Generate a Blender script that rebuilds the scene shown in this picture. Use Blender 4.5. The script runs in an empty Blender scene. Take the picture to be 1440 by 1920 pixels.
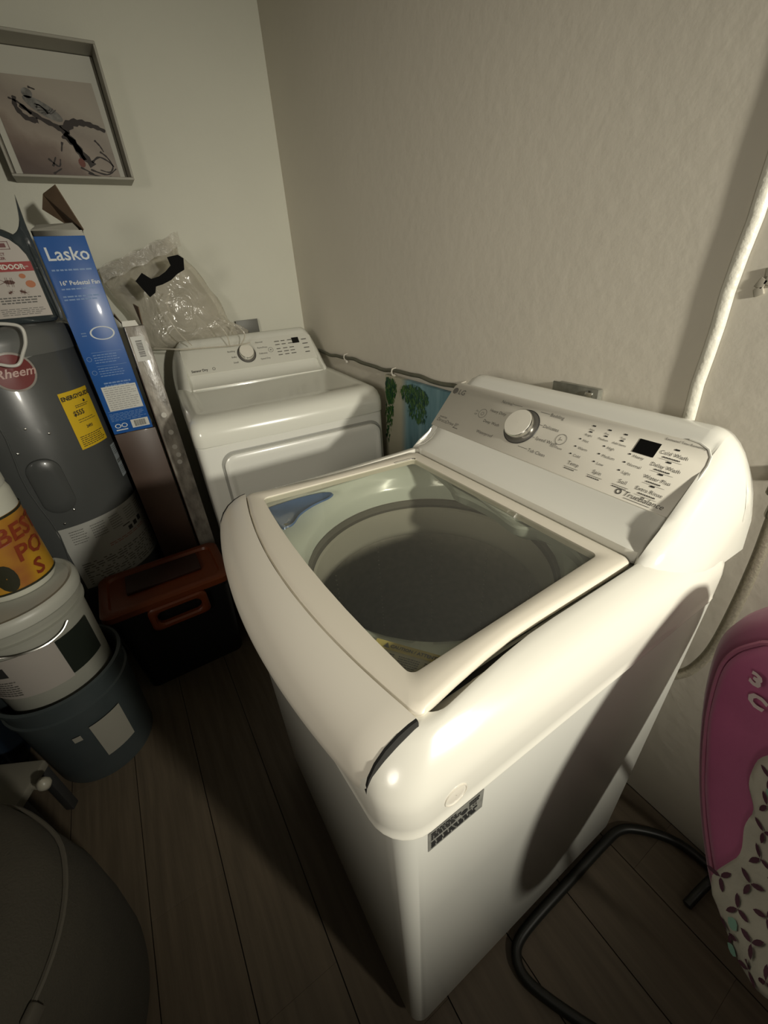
import bpy, bmesh, math, random
from mathutils import Vector, Matrix, noise
random.seed(7)
PI = math.pi
scene = bpy.context.scene
COL = scene.collection

# ------------------------------------------------------------------ camera
cam_d = bpy.data.cameras.new('camera'); cam = bpy.data.objects.new('camera', cam_d); COL.objects.link(cam)
cam_d.sensor_fit = 'HORIZONTAL'; cam_d.sensor_width = 36.0; cam_d.lens = 36.0*772.065/1440.0; cam_d.clip_start = .02
cam.matrix_world = Matrix(((.53494, -.40457, .74173, .5006), (.84285, .31655, -.4352, -.8442),
                           (-.05873, .85797, .51032, 1.3691), (0, 0, 0, 1)))
scene.camera = cam

# ------------------------------------------------------------------ world, lights, exposure
world = bpy.data.worlds.new('world'); scene.world = world; world.use_nodes = True
world.node_tree.nodes['Background'].inputs[0].default_value = (1.0, .9, .72, 1)
world.node_tree.nodes['Background'].inputs[1].default_value = .02
scene.view_settings.view_transform = 'Standard'; scene.view_settings.look = 'None'
scene.view_settings.exposure = 0.0; scene.view_settings.gamma = 1.0; scene.view_settings.use_curve_mapping = False

def spot(name, loc, target, power, color, size, radius, blend=1.0):
    d = bpy.data.lights.new(name, 'SPOT'); d.energy = power; d.color = color; d.spot_size = size
    d.spot_blend = blend; d.shadow_soft_size = radius
    o = bpy.data.objects.new(name, d); COL.objects.link(o); o.location = loc
    o.rotation_euler = (Vector(target)-Vector(loc)).to_track_quat('-Z', 'Y').to_euler(); return o
LAMP = spot('room_lamp', (1.62, -.25, 1.57), (-1.1, -.36, .84), 122, (1.0, .95, .815), math.radians(85), .05)
WALL_FILL = spot('wall_fill', (1.2, -2.25, 1.75), (-.85, .05, 1.05), 85, (1.0, .92, .78), math.radians(54), .3)  # unseen spot added to brighten the back wall by the dryer
ca = bpy.data.lights.new('overhead_fill', 'AREA'); ca.energy = .9; ca.size = 1.4; ca.color = (1.0, .93, .8)  # weak area light added overhead as fill, no such fixture
cao = bpy.data.objects.new('overhead_fill', ca); COL.objects.link(cao); cao.location = (.9, -1.3, 2.42)

# ------------------------------------------------------------------ materials
MATS = {}
def mat(name, col, rough=.5, metal=0, spec=.5, nz=0.0, nscale=20, bump=0.0, bscale=80, coat=0.0, detail=3, aniso=None, sheen=0):
    if name in MATS: return MATS[name]
    m = bpy.data.materials.new(name); m.use_nodes = True; nt = m.node_tree; b = nt.nodes['Principled BSDF']
    b.inputs['Base Color'].default_value = (*col, 1); b.inputs['Roughness'].default_value = rough
    b.inputs['Metallic'].default_value = metal; b.inputs['Specular IOR Level'].default_value = spec
    b.inputs['Coat Weight'].default_value = coat; b.inputs['Coat Roughness'].default_value = .08
    if sheen: b.inputs['Sheen Weight'].default_value = sheen
    tc = nt.nodes.new('ShaderNodeTexCoord')
    mp = nt.nodes.new('ShaderNodeMapping'); nt.links.new(tc.outputs['Object'], mp.inputs['Vector'])
    if aniso: mp.inputs['Scale'].default_value = aniso
    if nz:
        n = nt.nodes.new('ShaderNodeTexNoise'); n.inputs['Scale'].default_value = nscale; n.inputs['Detail'].default_value = detail
        nt.links.new(mp.outputs[0], n.inputs['Vector'])
        r = nt.nodes.new('ShaderNodeMapRange'); r.inputs[1].default_value = .3; r.inputs[2].default_value = .7
        r.inputs[3].default_value = 1-nz; r.inputs[4].default_value = 1+nz
        mx = nt.nodes.new('ShaderNodeVectorMath'); mx.operation = 'SCALE'; mx.inputs[0].default_value = col
        nt.links.new(n.outputs[0], r.inputs[0]); nt.links.new(r.outputs[0], mx.inputs['Scale'])
        nt.links.new(mx.outputs[0], b.inputs['Base Color'])
    if bump:
        n2 = nt.nodes.new('ShaderNodeTexNoise'); n2.inputs['Scale'].default_value = bscale; n2.inputs['Detail'].default_value = 4
        nt.links.new(mp.outputs[0], n2.inputs['Vector'])
        bp = nt.nodes.new('ShaderNodeBump'); bp.inputs['Strength'].default_value = bump; bp.inputs['Distance'].default_value = .01
        nt.links.new(n2.outputs[0], bp.inputs['Height']); nt.links.new(bp.outputs[0], b.inputs['Normal'])
    MATS[name] = m; return m

def clear_mat(name, tint, gloss_rough, trans, diff, dcol, bump=0, bscale=30):
    """see-through film or pane: transparent + fresnel gloss + some diffuse"""
    if name in MATS: return MATS[name]
    m = bpy.data.materials.new(name); m.use_nodes = True; nt = m.node_tree; N = nt.nodes; L = nt.links
    N.clear(); out = N.new('ShaderNodeOutputMaterial')
    tr = N.new('ShaderNodeBsdfTransparent'); tr.inputs[0].default_value = (*tint, 1)
    gl = N.new('ShaderNodeBsdfGlossy'); gl.inputs['Roughness'].default_value = gloss_rough; gl.inputs[0].default_value = (1, 1, 1, 1)
    di = N.new('ShaderNodeBsdfPrincipled'); di.inputs['Base Color'].default_value = (*dcol, 1); di.inputs['Roughness'].default_value = .3
    m1 = N.new('ShaderNodeMixShader'); m1.inputs[0].default_value = diff; L.new(tr.outputs[0], m1.inputs[1]); L.new(di.outputs[0], m1.inputs[2])
    fr = N.new('ShaderNodeFresnel'); fr.inputs[0].default_value = 1.45
    ge = N.new('ShaderNodeNewGeometry'); sb = N.new('ShaderNodeMath'); sb.operation = 'SUBTRACT'; sb.inputs[0].default_value = 1; L.new(ge.outputs['Backfacing'], sb.inputs[1])
    fm = N.new('ShaderNodeMath'); fm.operation = 'MULTIPLY'; L.new(fr.outputs[0], fm.inputs[0]); L.new(sb.outputs[0], fm.inputs[1])
    m2 = N.new('ShaderNodeMixShader'); L.new(fm.outputs[0], m2.inputs[0]); L.new(m1.outputs[0], m2.inputs[1]); L.new(gl.outputs[0], m2.inputs[2])
    L.new(m2.outputs[0], out.inputs[0])
    if bump:
        tc = N.new('ShaderNodeTexCoord'); n = N.new('ShaderNodeTexNoise'); n.inputs['Scale'].default_value = bscale; n.inputs['Detail'].default_value = 3
        n.inputs['Distortion'].default_value = 1.0
        L.new(tc.outputs['Object'], n.inputs['Vector']); bp = N.new('ShaderNodeBump'); bp.inputs['Strength'].default_value = bump; bp.inputs['Distance'].default_value = .02
        L.new(n.outputs[0], bp.inputs['Height'])
        for q in (gl, di, fr): L.new(bp.outputs[0], q.inputs['Normal'])
    MATS[name] = m; return m

ENAMEL = mat('white_enamel', (.74, .74, .68), .28, coat=.35)
PLAST = mat('white_plastic', (.74, .70, .61), .34, coat=.1)
GLOSSW = mat('gloss_white_plastic', (.76, .75, .68), .16, coat=.5)
PANELM = mat('control_panel_film', (.65, .62, .54), .42)
INK = mat('grey_print', (.10, .095, .085), .5)
INKD = mat('dark_print', (.025, .025, .025), .5)
BLACKG = mat('black_display', (.006, .006, .006), .25)
CHROME = mat('chrome', (.75, .74, .70), .18, metal=1)
RINGM = mat('dial_ring_grey', (.22, .21, .19), .35, metal=.6)
DARKGAP = mat('gap_shade_black', (.012, .012, .011), .7)  # near-black colour for the shade inside the lid gaps
DECK = mat('deck_plastic', (.66, .70, .64), .22, coat=.3)
BALANCE = mat('balance_ring_plastic', (.40, .38, .33), .4)
BASKET = mat('basket_metal', (.27, .25, .21), .55, metal=.35, nz=.12, nscale=60)
BLUEP = mat('blue_plastic', (.10, .19, .42), .2, coat=.4)
PAPER = mat('label_paper', (.66, .65, .58), .55)
YEL = mat('yellow_label', (.78, .52, .02), .5)
YELP = mat('pale_yellow_label', (.75, .62, .20), .5)
GREYLAB = mat('grey_foil_label', (.20, .20, .18), .45, nz=.15, nscale=90)

# ------------------------------------------------------------------ mesh builder
WM = {}
def V(*a): return Vector(a)
class MB:
    def __init__(s): s.bm = bmesh.new(); s.mi = 0
    def face(s, vs):
        try: f = s.bm.faces.new(vs); f.material_index = s.mi; return f
        except ValueError: return None
    def ring(s, pts): return [s.bm.verts.new(p) for p in pts]
    def loft(s, rings, closed=True, cap0=False, cap1=False):
        R = [s.ring(r) for r in rings]
        n = len(R[0])
        for a, b in zip(R, R[1:]):
            for i in range(n if closed else n-1):
                j = (i+1) % n; s.face((a[i], a[j], b[j], b[i]))
        if cap0: s.face(list(reversed(R[0])))
        if cap1: s.face(R[-1])
        return R
    def grid(s, fn, nu, nv):
        R = [[s.bm.verts.new(fn(u/nu, v/nv)) for u in range(nu+1)] for v in range(nv+1)]
        for a, b in zip(R, R[1:]):
            for i in range(nu): s.face((a[i], a[i+1], b[i+1], b[i]))
    def box(s, c, size, rot=None, bevel=0, seg=2):
        t = bmesh.new(); bmesh.ops.create_cube(t, size=1)
        bmesh.ops.scale(t, vec=size, verts=t.verts)
        if bevel: bmesh.ops.bevel(t, geom=t.edges[:], offset=bevel, segments=seg, affect='EDGES', profile=.5)
        M = Matrix.Translation(c) @ (rot.to_4x4() if rot else Matrix())
        s.add(t, M)
    def add(s, t, M=None, fn=None):
        mp = {}
        for v in t.verts:
            co = fn(v.co) if fn else (M @ v.co if M else v.co); mp[v] = s.bm.verts.new(co)
        for f in t.faces: s.face([mp[v] for v in f.verts])
        t.free()
    def tube(s, path, r, n=10, caps=True, rfn=None):
        P = [Vector(p) for p in path]; up = Vector((0, 0, 1)); rings = []; prev = None
        for i, p in enumerate(P):
            t = (P[min(i+1, len(P)-1)]-P[max(i-1, 0)]).normalized()
            if prev is None:
                a = t.cross(up); a = a.normalized() if a.length > 1e-4 else Vector((1, 0, 0))
            else: a = (prev - t*prev.dot(t)).normalized()
            prev = a; b = t.cross(a); rr = rfn(i/(len(P)-1)) if rfn else r
            rings.append([p + (a*math.cos(2*PI*k/n)+b*math.sin(2*PI*k/n))*rr for k in range(n)])
        s.loft(rings, True, caps, caps)
    def lathe(s, prof, c=(0, 0, 0), n=48, M=None, caps=(False, False), fn=None):
        c = Vector(c); rings = []
        for r, z in prof:
            pts = [Vector((r*math.cos(2*PI*k/n), r*math.sin(2*PI*k/n), z)) for k in range(n)]
            pts = [(M @ p if M else p+c) for p in pts]
            if fn: pts = [fn(p) for p in pts]
            rings.append(pts)
        s.loft(rings, True, caps[0], caps[1])
    def text(s, body, fn, size, x=0, y=0, align='LEFT', shear=0, bold=0, rot=0):
        cu = bpy.data.curves.new('t', 'FONT'); cu.body = body; cu.size = size; cu.align_x = align; cu.resolution_u = 2
        cu.shear = shear; cu.offset = bold; cu.fill_mode = 'FRONT'
        o = bpy.data.objects.new('t', cu); me = bpy.data.meshes.new_from_object(o)
        t = bmesh.new(); t.from_mesh(me); c, sn = math.cos(rot), math.sin(rot)
        s.add(t, fn=lambda q: fn(x+q.x*c-q.y*sn, y+q.x*sn+q.y*c))
        bpy.data.meshes.remove(me); bpy.data.objects.remove(o); bpy.data.curves.remove(cu)
    def rect(s, fn, x0, y0, x1, y1, nx=1, ny=1):
        s.grid(lambda u, v: fn(x0+(x1-x0)*u, y0+(y1-y0)*v), nx, ny)
    def poly(s, pts):
        return s.face([s.bm.verts.new(p) for p in pts])
    def build(s, name, mats, parent=None, frame=None, smooth=True, sharp=40, recalc=True, kind=None, label=None):
        bm = s.bm
        bmesh.ops.remove_doubles(bm, verts=bm.verts, dist=1e-6)
        if recalc: bmesh.ops.recalc_face_normals(bm, faces=bm.faces)
        W = WM[parent.name] if parent else Matrix()
        M = W.inverted() @ (frame if frame else Matrix())
        bmesh.ops.transform(bm, matrix=M, verts=bm.verts)
        for f in bm.faces: f.smooth = smooth
        if smooth:
            for e in bm.edges:
                if len(e.link_faces) == 2 and e.calc_face_angle(0) > math.radians(sharp): e.smooth = False
        me = bpy.data.meshes.new(name); bm.to_mesh(me); bm.free()
        if not isinstance(mats, (list, tuple)): mats = [mats]
        for m in mats: me.materials.append(m)
        o = bpy.data.objects.new(name, me); COL.objects.link(o)
        if parent: o.parent = parent; WM[o.name] = W.copy()
        else: WM[o.name] = Matrix()
        if not kind and parent and any(w in name for w in ('lettering', 'print', 'marks', 'barcode', 'strokes', 'wash', 'fold_ridges', 'stickers', 'warning_line')): kind = 'stuff'
        if kind: o['kind'] = kind
        if label: o['label'] = label
        return o

def thing(name, label, cat, loc, rotz=0, group=None):
    o = bpy.data.objects.new(name, None); COL.objects.link(o); o.empty_display_size = .05
    o.location = loc; o.rotation_euler = (0, 0, rotz)
    o['label'] = label; o['category'] = cat
    if group: o['group'] = group
    WM[o.name] = Matrix.Translation(loc) @ Matrix.Rotation(rotz, 4, 'Z'); return o
def tag(o, label, cat, group=None):
    o['label'] = label; o['category'] = cat
    if group: o['group'] = group
    return o
def struct(o): o['kind'] = 'structure'; return o

def rrect(x0, x1, y0, y1, r, z=0, k=7, m=7):
    """rounded rectangle ring, constant vertex count, starts on the +x side, counter-clockwise"""
    P = []
    cs = [((x1-r, y1-r), 0), ((x0+r, y1-r), PI/2), ((x0+r, y0+r), PI), ((x1-r, y0+r), 1.5*PI)]
    for i, (c, a) in enumerate(cs):
        arc = [(c[0]+r*math.cos(a+PI/2*j/k), c[1]+r*math.sin(a+PI/2*j/k)) for j in range(k+1)]
        P += arc
        n = cs[(i+1) % 4]; nx = (n[0][0]+r*math.cos(n[1]), n[0][1]+r*math.sin(n[1])); l = arc[-1]
        P += [(l[0]+(nx[0]-l[0])*j/(m+1), l[1]+(nx[1]-l[1])*j/(m+1)) for j in range(1, m+1)]
    return [Vector((x, y, z)) for x, y in P]
def catmull(P, n=8):
    P = [Vector(p) for p in P]; out = []
    for i in range(len(P)-1):
        a, b, c, d = P[max(i-1, 0)], P[i], P[i+1], P[min(i+2, len(P)-1)]
        for j in range(n):
            t = j/n; out.append(.5*((2*b)+(c-a)*t+(2*a-5*b+4*c-d)*t*t+(3*b-a-3*c+d)*t*t*t))
    out.append(P[-1]); return out
def frame_fn(o, u, v, off=0.0):
    o, u, v = Vector(o), Vector(u).normalized(), Vector(v).normalized(); n = u.cross(v)
    return lambda x, y, d=0.0: o+u*x+v*y+n*(off+d)
def cyl_fn(cx, cy, R, a0, z0, off=.0006):
    return lambda s, t, d=0.0: Vector((cx+(R+off+d)*math.cos(a0+s/R), cy+(R+off+d)*math.sin(a0+s/R), z0+t))
def scribble(mb, fn, x0, y0, x1, y1, lines, h=.4, dash=.5):
    """rows of tiny print too small to read: short bars"""
    for i in range(lines):
        yy = y1-(i+.5)*(y1-y0)/lines; hh = (y1-y0)/lines*h/2; x = x0
        end = x1-(x1-x0)*random.uniform(0, .25)
        while x < end:
            w = (x1-x0)*random.uniform(.06, .16)*dash*2
            mb.rect(fn, x, yy-hh, min(x+w, x1), yy+hh); x += w+(x1-x0)*.025

# ------------------------------------------------------------------ room
WX, WY = -1.7185, .05
RX, FY, CZ = 2.7, -2.7, 2.45
def wall_mat(name, col):
    m = mat(name, col, .62, nz=.02, nscale=3, bump=.10, bscale=34)
    return m
WALL = wall_mat('painted_plaster', (.66, .62, .53)); WALLL = wall_mat('painted_plaster_left', (.65, .645, .55))
CEIL = mat('ceiling_paint', (.35, .33, .28), .8)
def slab(name, c, size, m):
    b = MB(); b.box(c, size); return struct(b.build(name, m, smooth=False))
slab('wall_back', ((WX+RX)/2, WY+.05, CZ/2), (RX-WX+.2, .1, CZ), WALL)
slab('wall_left', (WX-.05, (FY+WY)/2, CZ/2), (.1, WY-FY, CZ), WALLL)
slab('wall_right', (RX+.05, (FY+WY)/2, CZ/2), (.1, WY-FY, CZ), CEIL)
slab('wall_front', ((WX+RX)/2, FY-.05, CZ/2), (RX-WX+.2, .1, CZ), CEIL)
slab('ceiling', ((WX+RX)/2, (FY+WY)/2, CZ+.05), (RX-WX+.2, WY-FY+.2, .1), CEIL)
fl = slab('floor', ((WX+RX)/2, (FY+WY)/2, -.055), (RX-WX+.2, WY-FY+.2, .1), mat('subfloor', (.02, .018, .014), .9))
pm = [mat('plank_%d' % i, c, .5, nz=.2, nscale=6, bump=.05, bscale=30, aniso=(.6, 9, 4)) for i, c in
      enumerate([(.102, .078, .052), (.098, .075, .050), (.106, .082, .055)])]
prow = 0; y = WY-.002
while y > FY:
    x = WX-random.uniform(0, .9)
    while x < RX:
        L = 1.22; x0 = max(x, WX); x1 = min(x+L, RX); y0 = max(y-.178, FY)
        if x1-x0 > .02 and y-y0 > .02:
            b = MB(); b.box(((x0+x1)/2, (y+y0)/2, -.004), (x1-x0-.0003, y-y0-.0004, .008), bevel=.0003, seg=1)
            b.build('plank', pm[random.randrange(3)], fl, smooth=False)
        x += L
    y -= .18; prow += 1
# painted vertical bead running up the back wall, right of the washer
b = MB()
pth = [(.156+.003*math.sin(z*9)+.0015*math.sin(z*37), z) for z in [i*.05 for i in range(50)]]
b.loft([[V(x-.010, WY-.001, z), V(x-.009, WY-.008, z), V(x-.004, WY-.010, z), V(x+.003, WY-.010, z), V(x+.008, WY-.006, z), V(x+.010, WY-.001, z)] for x, z in pth], True, True, True)
struct(b.build('trim_1', mat('bead_paint', (.80, .78, .68), .4, bump=.3, bscale=60)))
b = MB()
for i in range(7):
    a = i*.9; b.box((.205+.012*math.cos(a), WY-.002, 1.315+.014*math.sin(a*1.7)), (.012, .006, .006+.002*i), rot=Matrix.Rotation(a, 3, 'Y'), bevel=.001)
tag(b.build('wall_scar', mat('scar_plaster', (.42, .39, .32), .7)), 'small chipped plaster scar on the back wall right of the white vertical bead', 'wall damage')

# ------------------------------------------------------------------ laundry appliances
def console_mesh(hw, left_cut, right_cut, full=True):
    Cc = [(-.283, .962), (-.283, .984), (-.264, .987), (-.242, .997), (-.227, 1.012), (-.221, 1.0195), (-.17, 1.0731), (-.127, 1.118), (-.113, 1.127), (-.098, 1.130), (-.082, 1.126), (-.070, 1.11), (-.062, 1.05), (-.06, .93)]
    Ce = [(-.320, .955), (-.319, .964), (-.312, .980), (-.294, .998), (-.264, 1.016), (-.241, 1.036), (-.179, 1.084), (-.127, 1.118), (-.113, 1.127), (-.098, 1.130), (-.082, 1.126), (-.070, 1.11), (-.062, 1.05), (-.06, .93)]
    r = .081
    xs = [-hw+r*(1-math.cos(a*PI/2/9)) for a in range(0, 10)]
    xs += [left_cut-.004, left_cut, left_cut+.004]+[left_cut+.02+(right_cut-left_cut-.04)*i/12 for i in range(13)]+[right_cut-.004, right_cut, right_cut+.004]
    xs += [hw-r*(1-math.cos(a*PI/2/9)) for a in range(9, -1, -1)]
    xs = sorted(set(round(x, 5) for x in xs)); rings = []
    for x in xs:
        e = 1.0
        if left_cut < x < right_cut: e = 0.0
        elif x in (left_cut, right_cut): e = .25
        elif x < left_cut: e = min(1, .55+(left_cut-x)/.02)
        else: e = min(1, .55+(x-right_cut)/.02)
        t = max(0, (abs(x)-(hw-r))/r); k = 1-math.sqrt(max(0, 1-t*t)); ring = []
        for (a, b_), (c, d) in zip(Cc, Ce):
            yy, zz = a+(c-a)*e, b_+(d-b_)*e
            f = (zz-.95)/.18; g = max(0, min(1, (-.08-yy)/.2))
            zz2 = zz-.135*k*max(0, f)**1.2-.02*k*(1-max(0, f))*(1 if yy < -.1 else 0)
            yy2 = yy+.15*k*g if yy < -.1 else yy
            ring.append(V(x, yy2, zz2))
        rings.append([V(p.x*(1-(.065*max(0, (p.z-.94)/.19)*max(0, min(1, (abs(x)-.22)/.11)))), p.y, p.z) for p in ring])
    b = MB(); b.loft(rings, True, True, True); return b
PB = V(0, -.221, 1.0195); PS = (V(0, -.127, 1.118)-PB).normalized()

def bowed(P, y0, hw, bow, ymid=-.45):
    return [V(p.x, p.y-(bow*(1-min(1, (p.x/hw)**2))*max(0, min(1, (ymid-p.y)/(ymid-y0)))), p.z) for p in P]
def cabinet(root, F, z0, z1, hw, name='cabinet', m=ENAMEL, y0=-.76, y1=-.10, r=.028, loc=None):
    b = MB(); R = [rrect(-hw+.012, hw-.012, y0+.012, y1-.01, r-.006, z0-.0), rrect(-hw, hw, y0, y1, r, z0+.012), rrect(-hw, hw, y0, y1, r, z1-.004), rrect(-hw+.004, hw-.004, y0+.004, y1-.004, r-.003, z1)]
    b.loft(R, True, True, True); return b.build(name, m, root, F)

# ---------- washing machine
F = Matrix()
wa = thing('washing_machine', 'white top-loading washing machine with glass lid and sloped control panel, in the foreground', 'washing machine', (0, -.43, 0))
# cabinet is an open-topped shell so that the tub can hang in it
b = MB()
def wshell(hw, z): return rrect(-hw, hw, -.76+(.341-hw), -.10-(.341-hw), .03, z)
b.loft([wshell(.33, .03), wshell(.341, .045), wshell(.341, .868), wshell(.325, .868), wshell(.325, .05)], True, False, True)
cab = b.build('cabinet', ENAMEL, wa)
for sx in (-1, 1):
    for sy in (-.70, -.16):
        b = MB(); b.lathe([(.018, .035), (.018, .02), (.026, .014), (.026, 0)], (sx*.28, sy, 0), 16, caps=(True, True)); b.build('foot', INKD, wa)
# top cover
b = MB()
def CR(hw, y0, y1, r, z, bow=.012, fl=0):
    P = bowed(rrect(-hw, hw, y0, y1, r, z), y0, hw, bow)
    fk = {.310: .018, .296: .05, .2855: .072, .2825: .078, .2815: .078}.get(hw, 0)
    P = [V(p.x*(1+fk*max(0, min(1, (-.50-p.y)/.19))**1.5), p.y, p.z) for p in P]
    return [V(p.x, p.y, p.z-(.004*max(0, min(1, (-.665-p.y)/.085))**1.3*max(0, min(1, (z-.885)/.045)) if hw > .2815 else 0)) for p in P]
rings = [CR(.3385, -.757, -.1, .04, .862), CR(.3442, -.7672, -.098, .045, .8635), CR(.3445, -.7675, -.098, .045, .8655), CR(.3436, -.767, -.098, .045, .867), CR(.3435, -.768, -.098, .045, .885), CR(.343, -.768, -.098, .045, .915), CR(.3405, -.766, -.098, .045, .932),
         CR(.334, -.760, -.10, .045, .946), CR(.324, -.749, -.11, .045, .9585), CR(.310, -.738, -.12, .045, .9675), CR(.296, -.722, -.13, .04, .9745), CR(.2855, -.708, -.14, .035, .976),
         CR(.2825, -.695, -.26, .03, .9755), CR(.2815, -.694, -.262, .03, .958), CR(.268, -.684, -.272, .035, .9545)]
def squash(t, z, r=.246, C=(-.012, -.448)):
    base = CR(.268, -.684, -.272, .035, z); out = []
    for p in base:
        d = Vector((p.x-C[0], p.y-C[1])); a = math.atan2(d.y, d.x); q = Vector((C[0]+r*math.cos(a), C[1]+r*math.sin(a)))
        out.append(V(p.x+(q.x-p.x)*t, p.y+(q.y-p.y)*t, z))
    return out
rings += [squash(.06, .950), squash(.45, .941), squash(.75, .930), squash(.92, .919), squash(1, .912, .244), squash(1, .902, .2405), squash(1, .874, .240)]
b.loft(rings); b.build('top_cover', mat('cover_plastic', (.74, .725, .65), .26, coat=.3), wa, sharp=50)
# white deck under glass reads cooler: separate liner skin just above
b = MB()
b.loft([[p+V(0, 0, .0012) for p in q] for q in (CR(.266, -.682, -.274, .033, .9545), squash(.06, .9505), squash(.45, .9415), squash(.75, .9305), squash(.92, .9195), squash(1, .9125, .2425), squash(1, .902, .239), squash(1, .876, .2385))])
deck = b.build('tub_deck', DECK, wa)
TC = (-.012, -.448, 0)
b = MB(); b.lathe([(.2385, .876), (.2335, .874), (.2335, .866), (.240, .862), (.240, .858), (.231, .856)], TC, 72); b.build('tub_gasket', mat('gasket_grey', (.16, .15, .13), .5), wa)
b = MB(); b.lathe([(.231, .857), (.226, .853), (.2245, .835), (.224, .80), (.226, .786), (.231, .78)], TC, 72); b.build('balance_ring', BALANCE, wa)
b = MB(); b.lathe([(.235, .785), (.2305, .775), (.229, .70), (.2315, .66), (.229, .62), (.231, .50), (.231, .44), (.217, .418), (.15, .41), (.001, .41)], TC, 72); b.build('basket', BASKET, wa)
b = MB()   # perforation dimples in columns
for col in range(10):
    a = col*2*PI/10+1.83
    for k in range(22):
        z = .765-k*.0135; c = V(TC[0]+.2275*math.cos(a), TC[1]+.2275*math.sin(a), z)
        t = bmesh.new(); bmesh.ops.create_icosphere(t, subdivisions=1, radius=.0023); b.add(t, Matrix.Translation(c))
b.build('basket_dimples', mat('dimple_highlight', (.5, .48, .42), .3, metal=.7), wa, kind='stuff')
b = MB(); b.lathe([(.17, .412), (.172, .43), (.16, .437), (.10, .432), (.05, .448), (.001, .452)], TC, 48)
imp = b.build('impeller', mat('impeller_grey', (.30, .30, .27), .4), wa)
for k in range(6):
    a = k*PI/3+.2; b = MB(); d = V(math.cos(a), math.sin(a), 0); b.tube([V(*TC)+d*r_+V(0, 0, .436+.006*math.sin(i)) for i, r_ in enumerate((.05, .08, .11, .14, .155))], .011, 8); b.build('fin', MATS['impeller_grey'], imp)
# blue dispenser cup, front left under the glass
b = MB()
cup = [(-.262, -.674), (-.262, -.60), (-.250, -.548), (-.236, -.536), (-.222, -.552), (-.214, -.59), (-.196, -.628), (-.172, -.652), (-.166, -.668), (-.175, -.678)]
cc = V(-.226, -.634, 0); sm = catmull([V(x, y, 0) for x, y in cup]+[V(*cup[0], 0)], 5)[:-1]
b.loft([[V(p.x, p.y, .9535) for p in sm], [cc+(p-cc)*.97+V(0, 0, .957) for p in sm], [cc+(p-cc)*.9+V(0, 0, .9565) for p in sm], [cc+(p-cc)*.8+V(0, 0, .9545) for p in sm], [cc+(p-cc)*.3+V(0, 0, .9525) for p in sm]], True, False, True)
b.build('dispenser_cup', BLUEP, wa, label='blue bleach dispenser cup in the front left corner under the glass')
b = MB(); b.lathe([(.008, .9525), (.011, .9535), (.009, .9545), (.001, .9545)], (-.175, -.668, 0), 16); b.build('dispenser_plug', mat('beige_plug', (.45, .42, .33), .5), wa)
# rear water inlet shelf
b = MB()
pro = [(-.225, -.292), (-.16, -.305), (-.11, -.318), (-.07, -.336), (-.03, -.33), (.03, -.328), (.07, -.335), (.095, -.334), (.12, -.315), (.16, -.312), (.20, -.32), (.235, -.338), (.262, -.345)]
front = catmull([V(x, y, 0) for x, y in pro], 4)
b.loft([[V(p.x, -.274, .961) for p in front], [V(p.x, p.y+.004, .959) for p in front], [V(p.x, p.y, .955) for p in front], [V(p.x, p.y+.002, .94) for p in front], [V(p.x, p.y+.02, .925) for p in front]], False)
inl = b.build('water_inlet_housing', mat('inlet_plastic', (.36, .38, .34), .35), wa)
b = MB(); b.lathe([(.0065, .956), (.0065, .962), (.005, .9635), (.001, .9635)], (-.048, -.308, 0), 16, caps=(False, False)); b.build('screw', mat('screw_grey', (.2, .2, .18), .4, metal=.5), inl)
b = MB(); b.loft([[V(-.02+.065*math.cos(a)+.045, -.312+.012*math.sin(a)*(1+.5*math.cos(a)), z) for a in [i*2*PI/28 for i in range(28)]] for z in (.955, .9625)]+[[V(-.02+.06*math.cos(a)+.045, -.312+.008*math.sin(a), .9642) for a in [i*2*PI/28 for i in range(28)]]], True, False, True)
b.build('inlet_nozzle', mat('inlet_pale', (.50, .52, .47), .3), inl)
# caution sticker on the deck, front right
fn = frame_fn((.105, -.668, .9478), (1, .30, 0), (-.30, 1, 0))
fn2 = lambda x, y, d=0.0: V(.168+(x+.004)*.80-(y-.043)*.578, -.664+(x+.004)*.566+(y-.043)*.816, .951+d)
b = MB(); b.rect(fn2, -.012, -.008, .100, .043, 4, 3); st = b.build('caution_label', mat('caution_paper', (.70, .66, .52), .5), wa)
b = MB(); b.rect(lambda x, y: fn2(x, y, .0005), -.012, .030, .100, .043, 4, 1); b.build('yellow_band', YELP, st)
b = MB(); b.text('\u26a0 CAUTION / ATTENTION' if False else 'CAUTION / ATTENTION', lambda x, y: fn2(x, y, .001), .0068, .010, .0340, bold=.0002)
b.poly([fn2(.001, .0325, .001), fn2(.009, .0325, .001), fn2(.005, .0405, .001)])
for x0 in (-.008, .026, .060): scribble(b, lambda x, y: fn2(x, y, .001), x0, -.004, x0+.028, .026, 9, .42)
b.build('lettering', INK, st, smooth=False, recalc=False)
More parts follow.
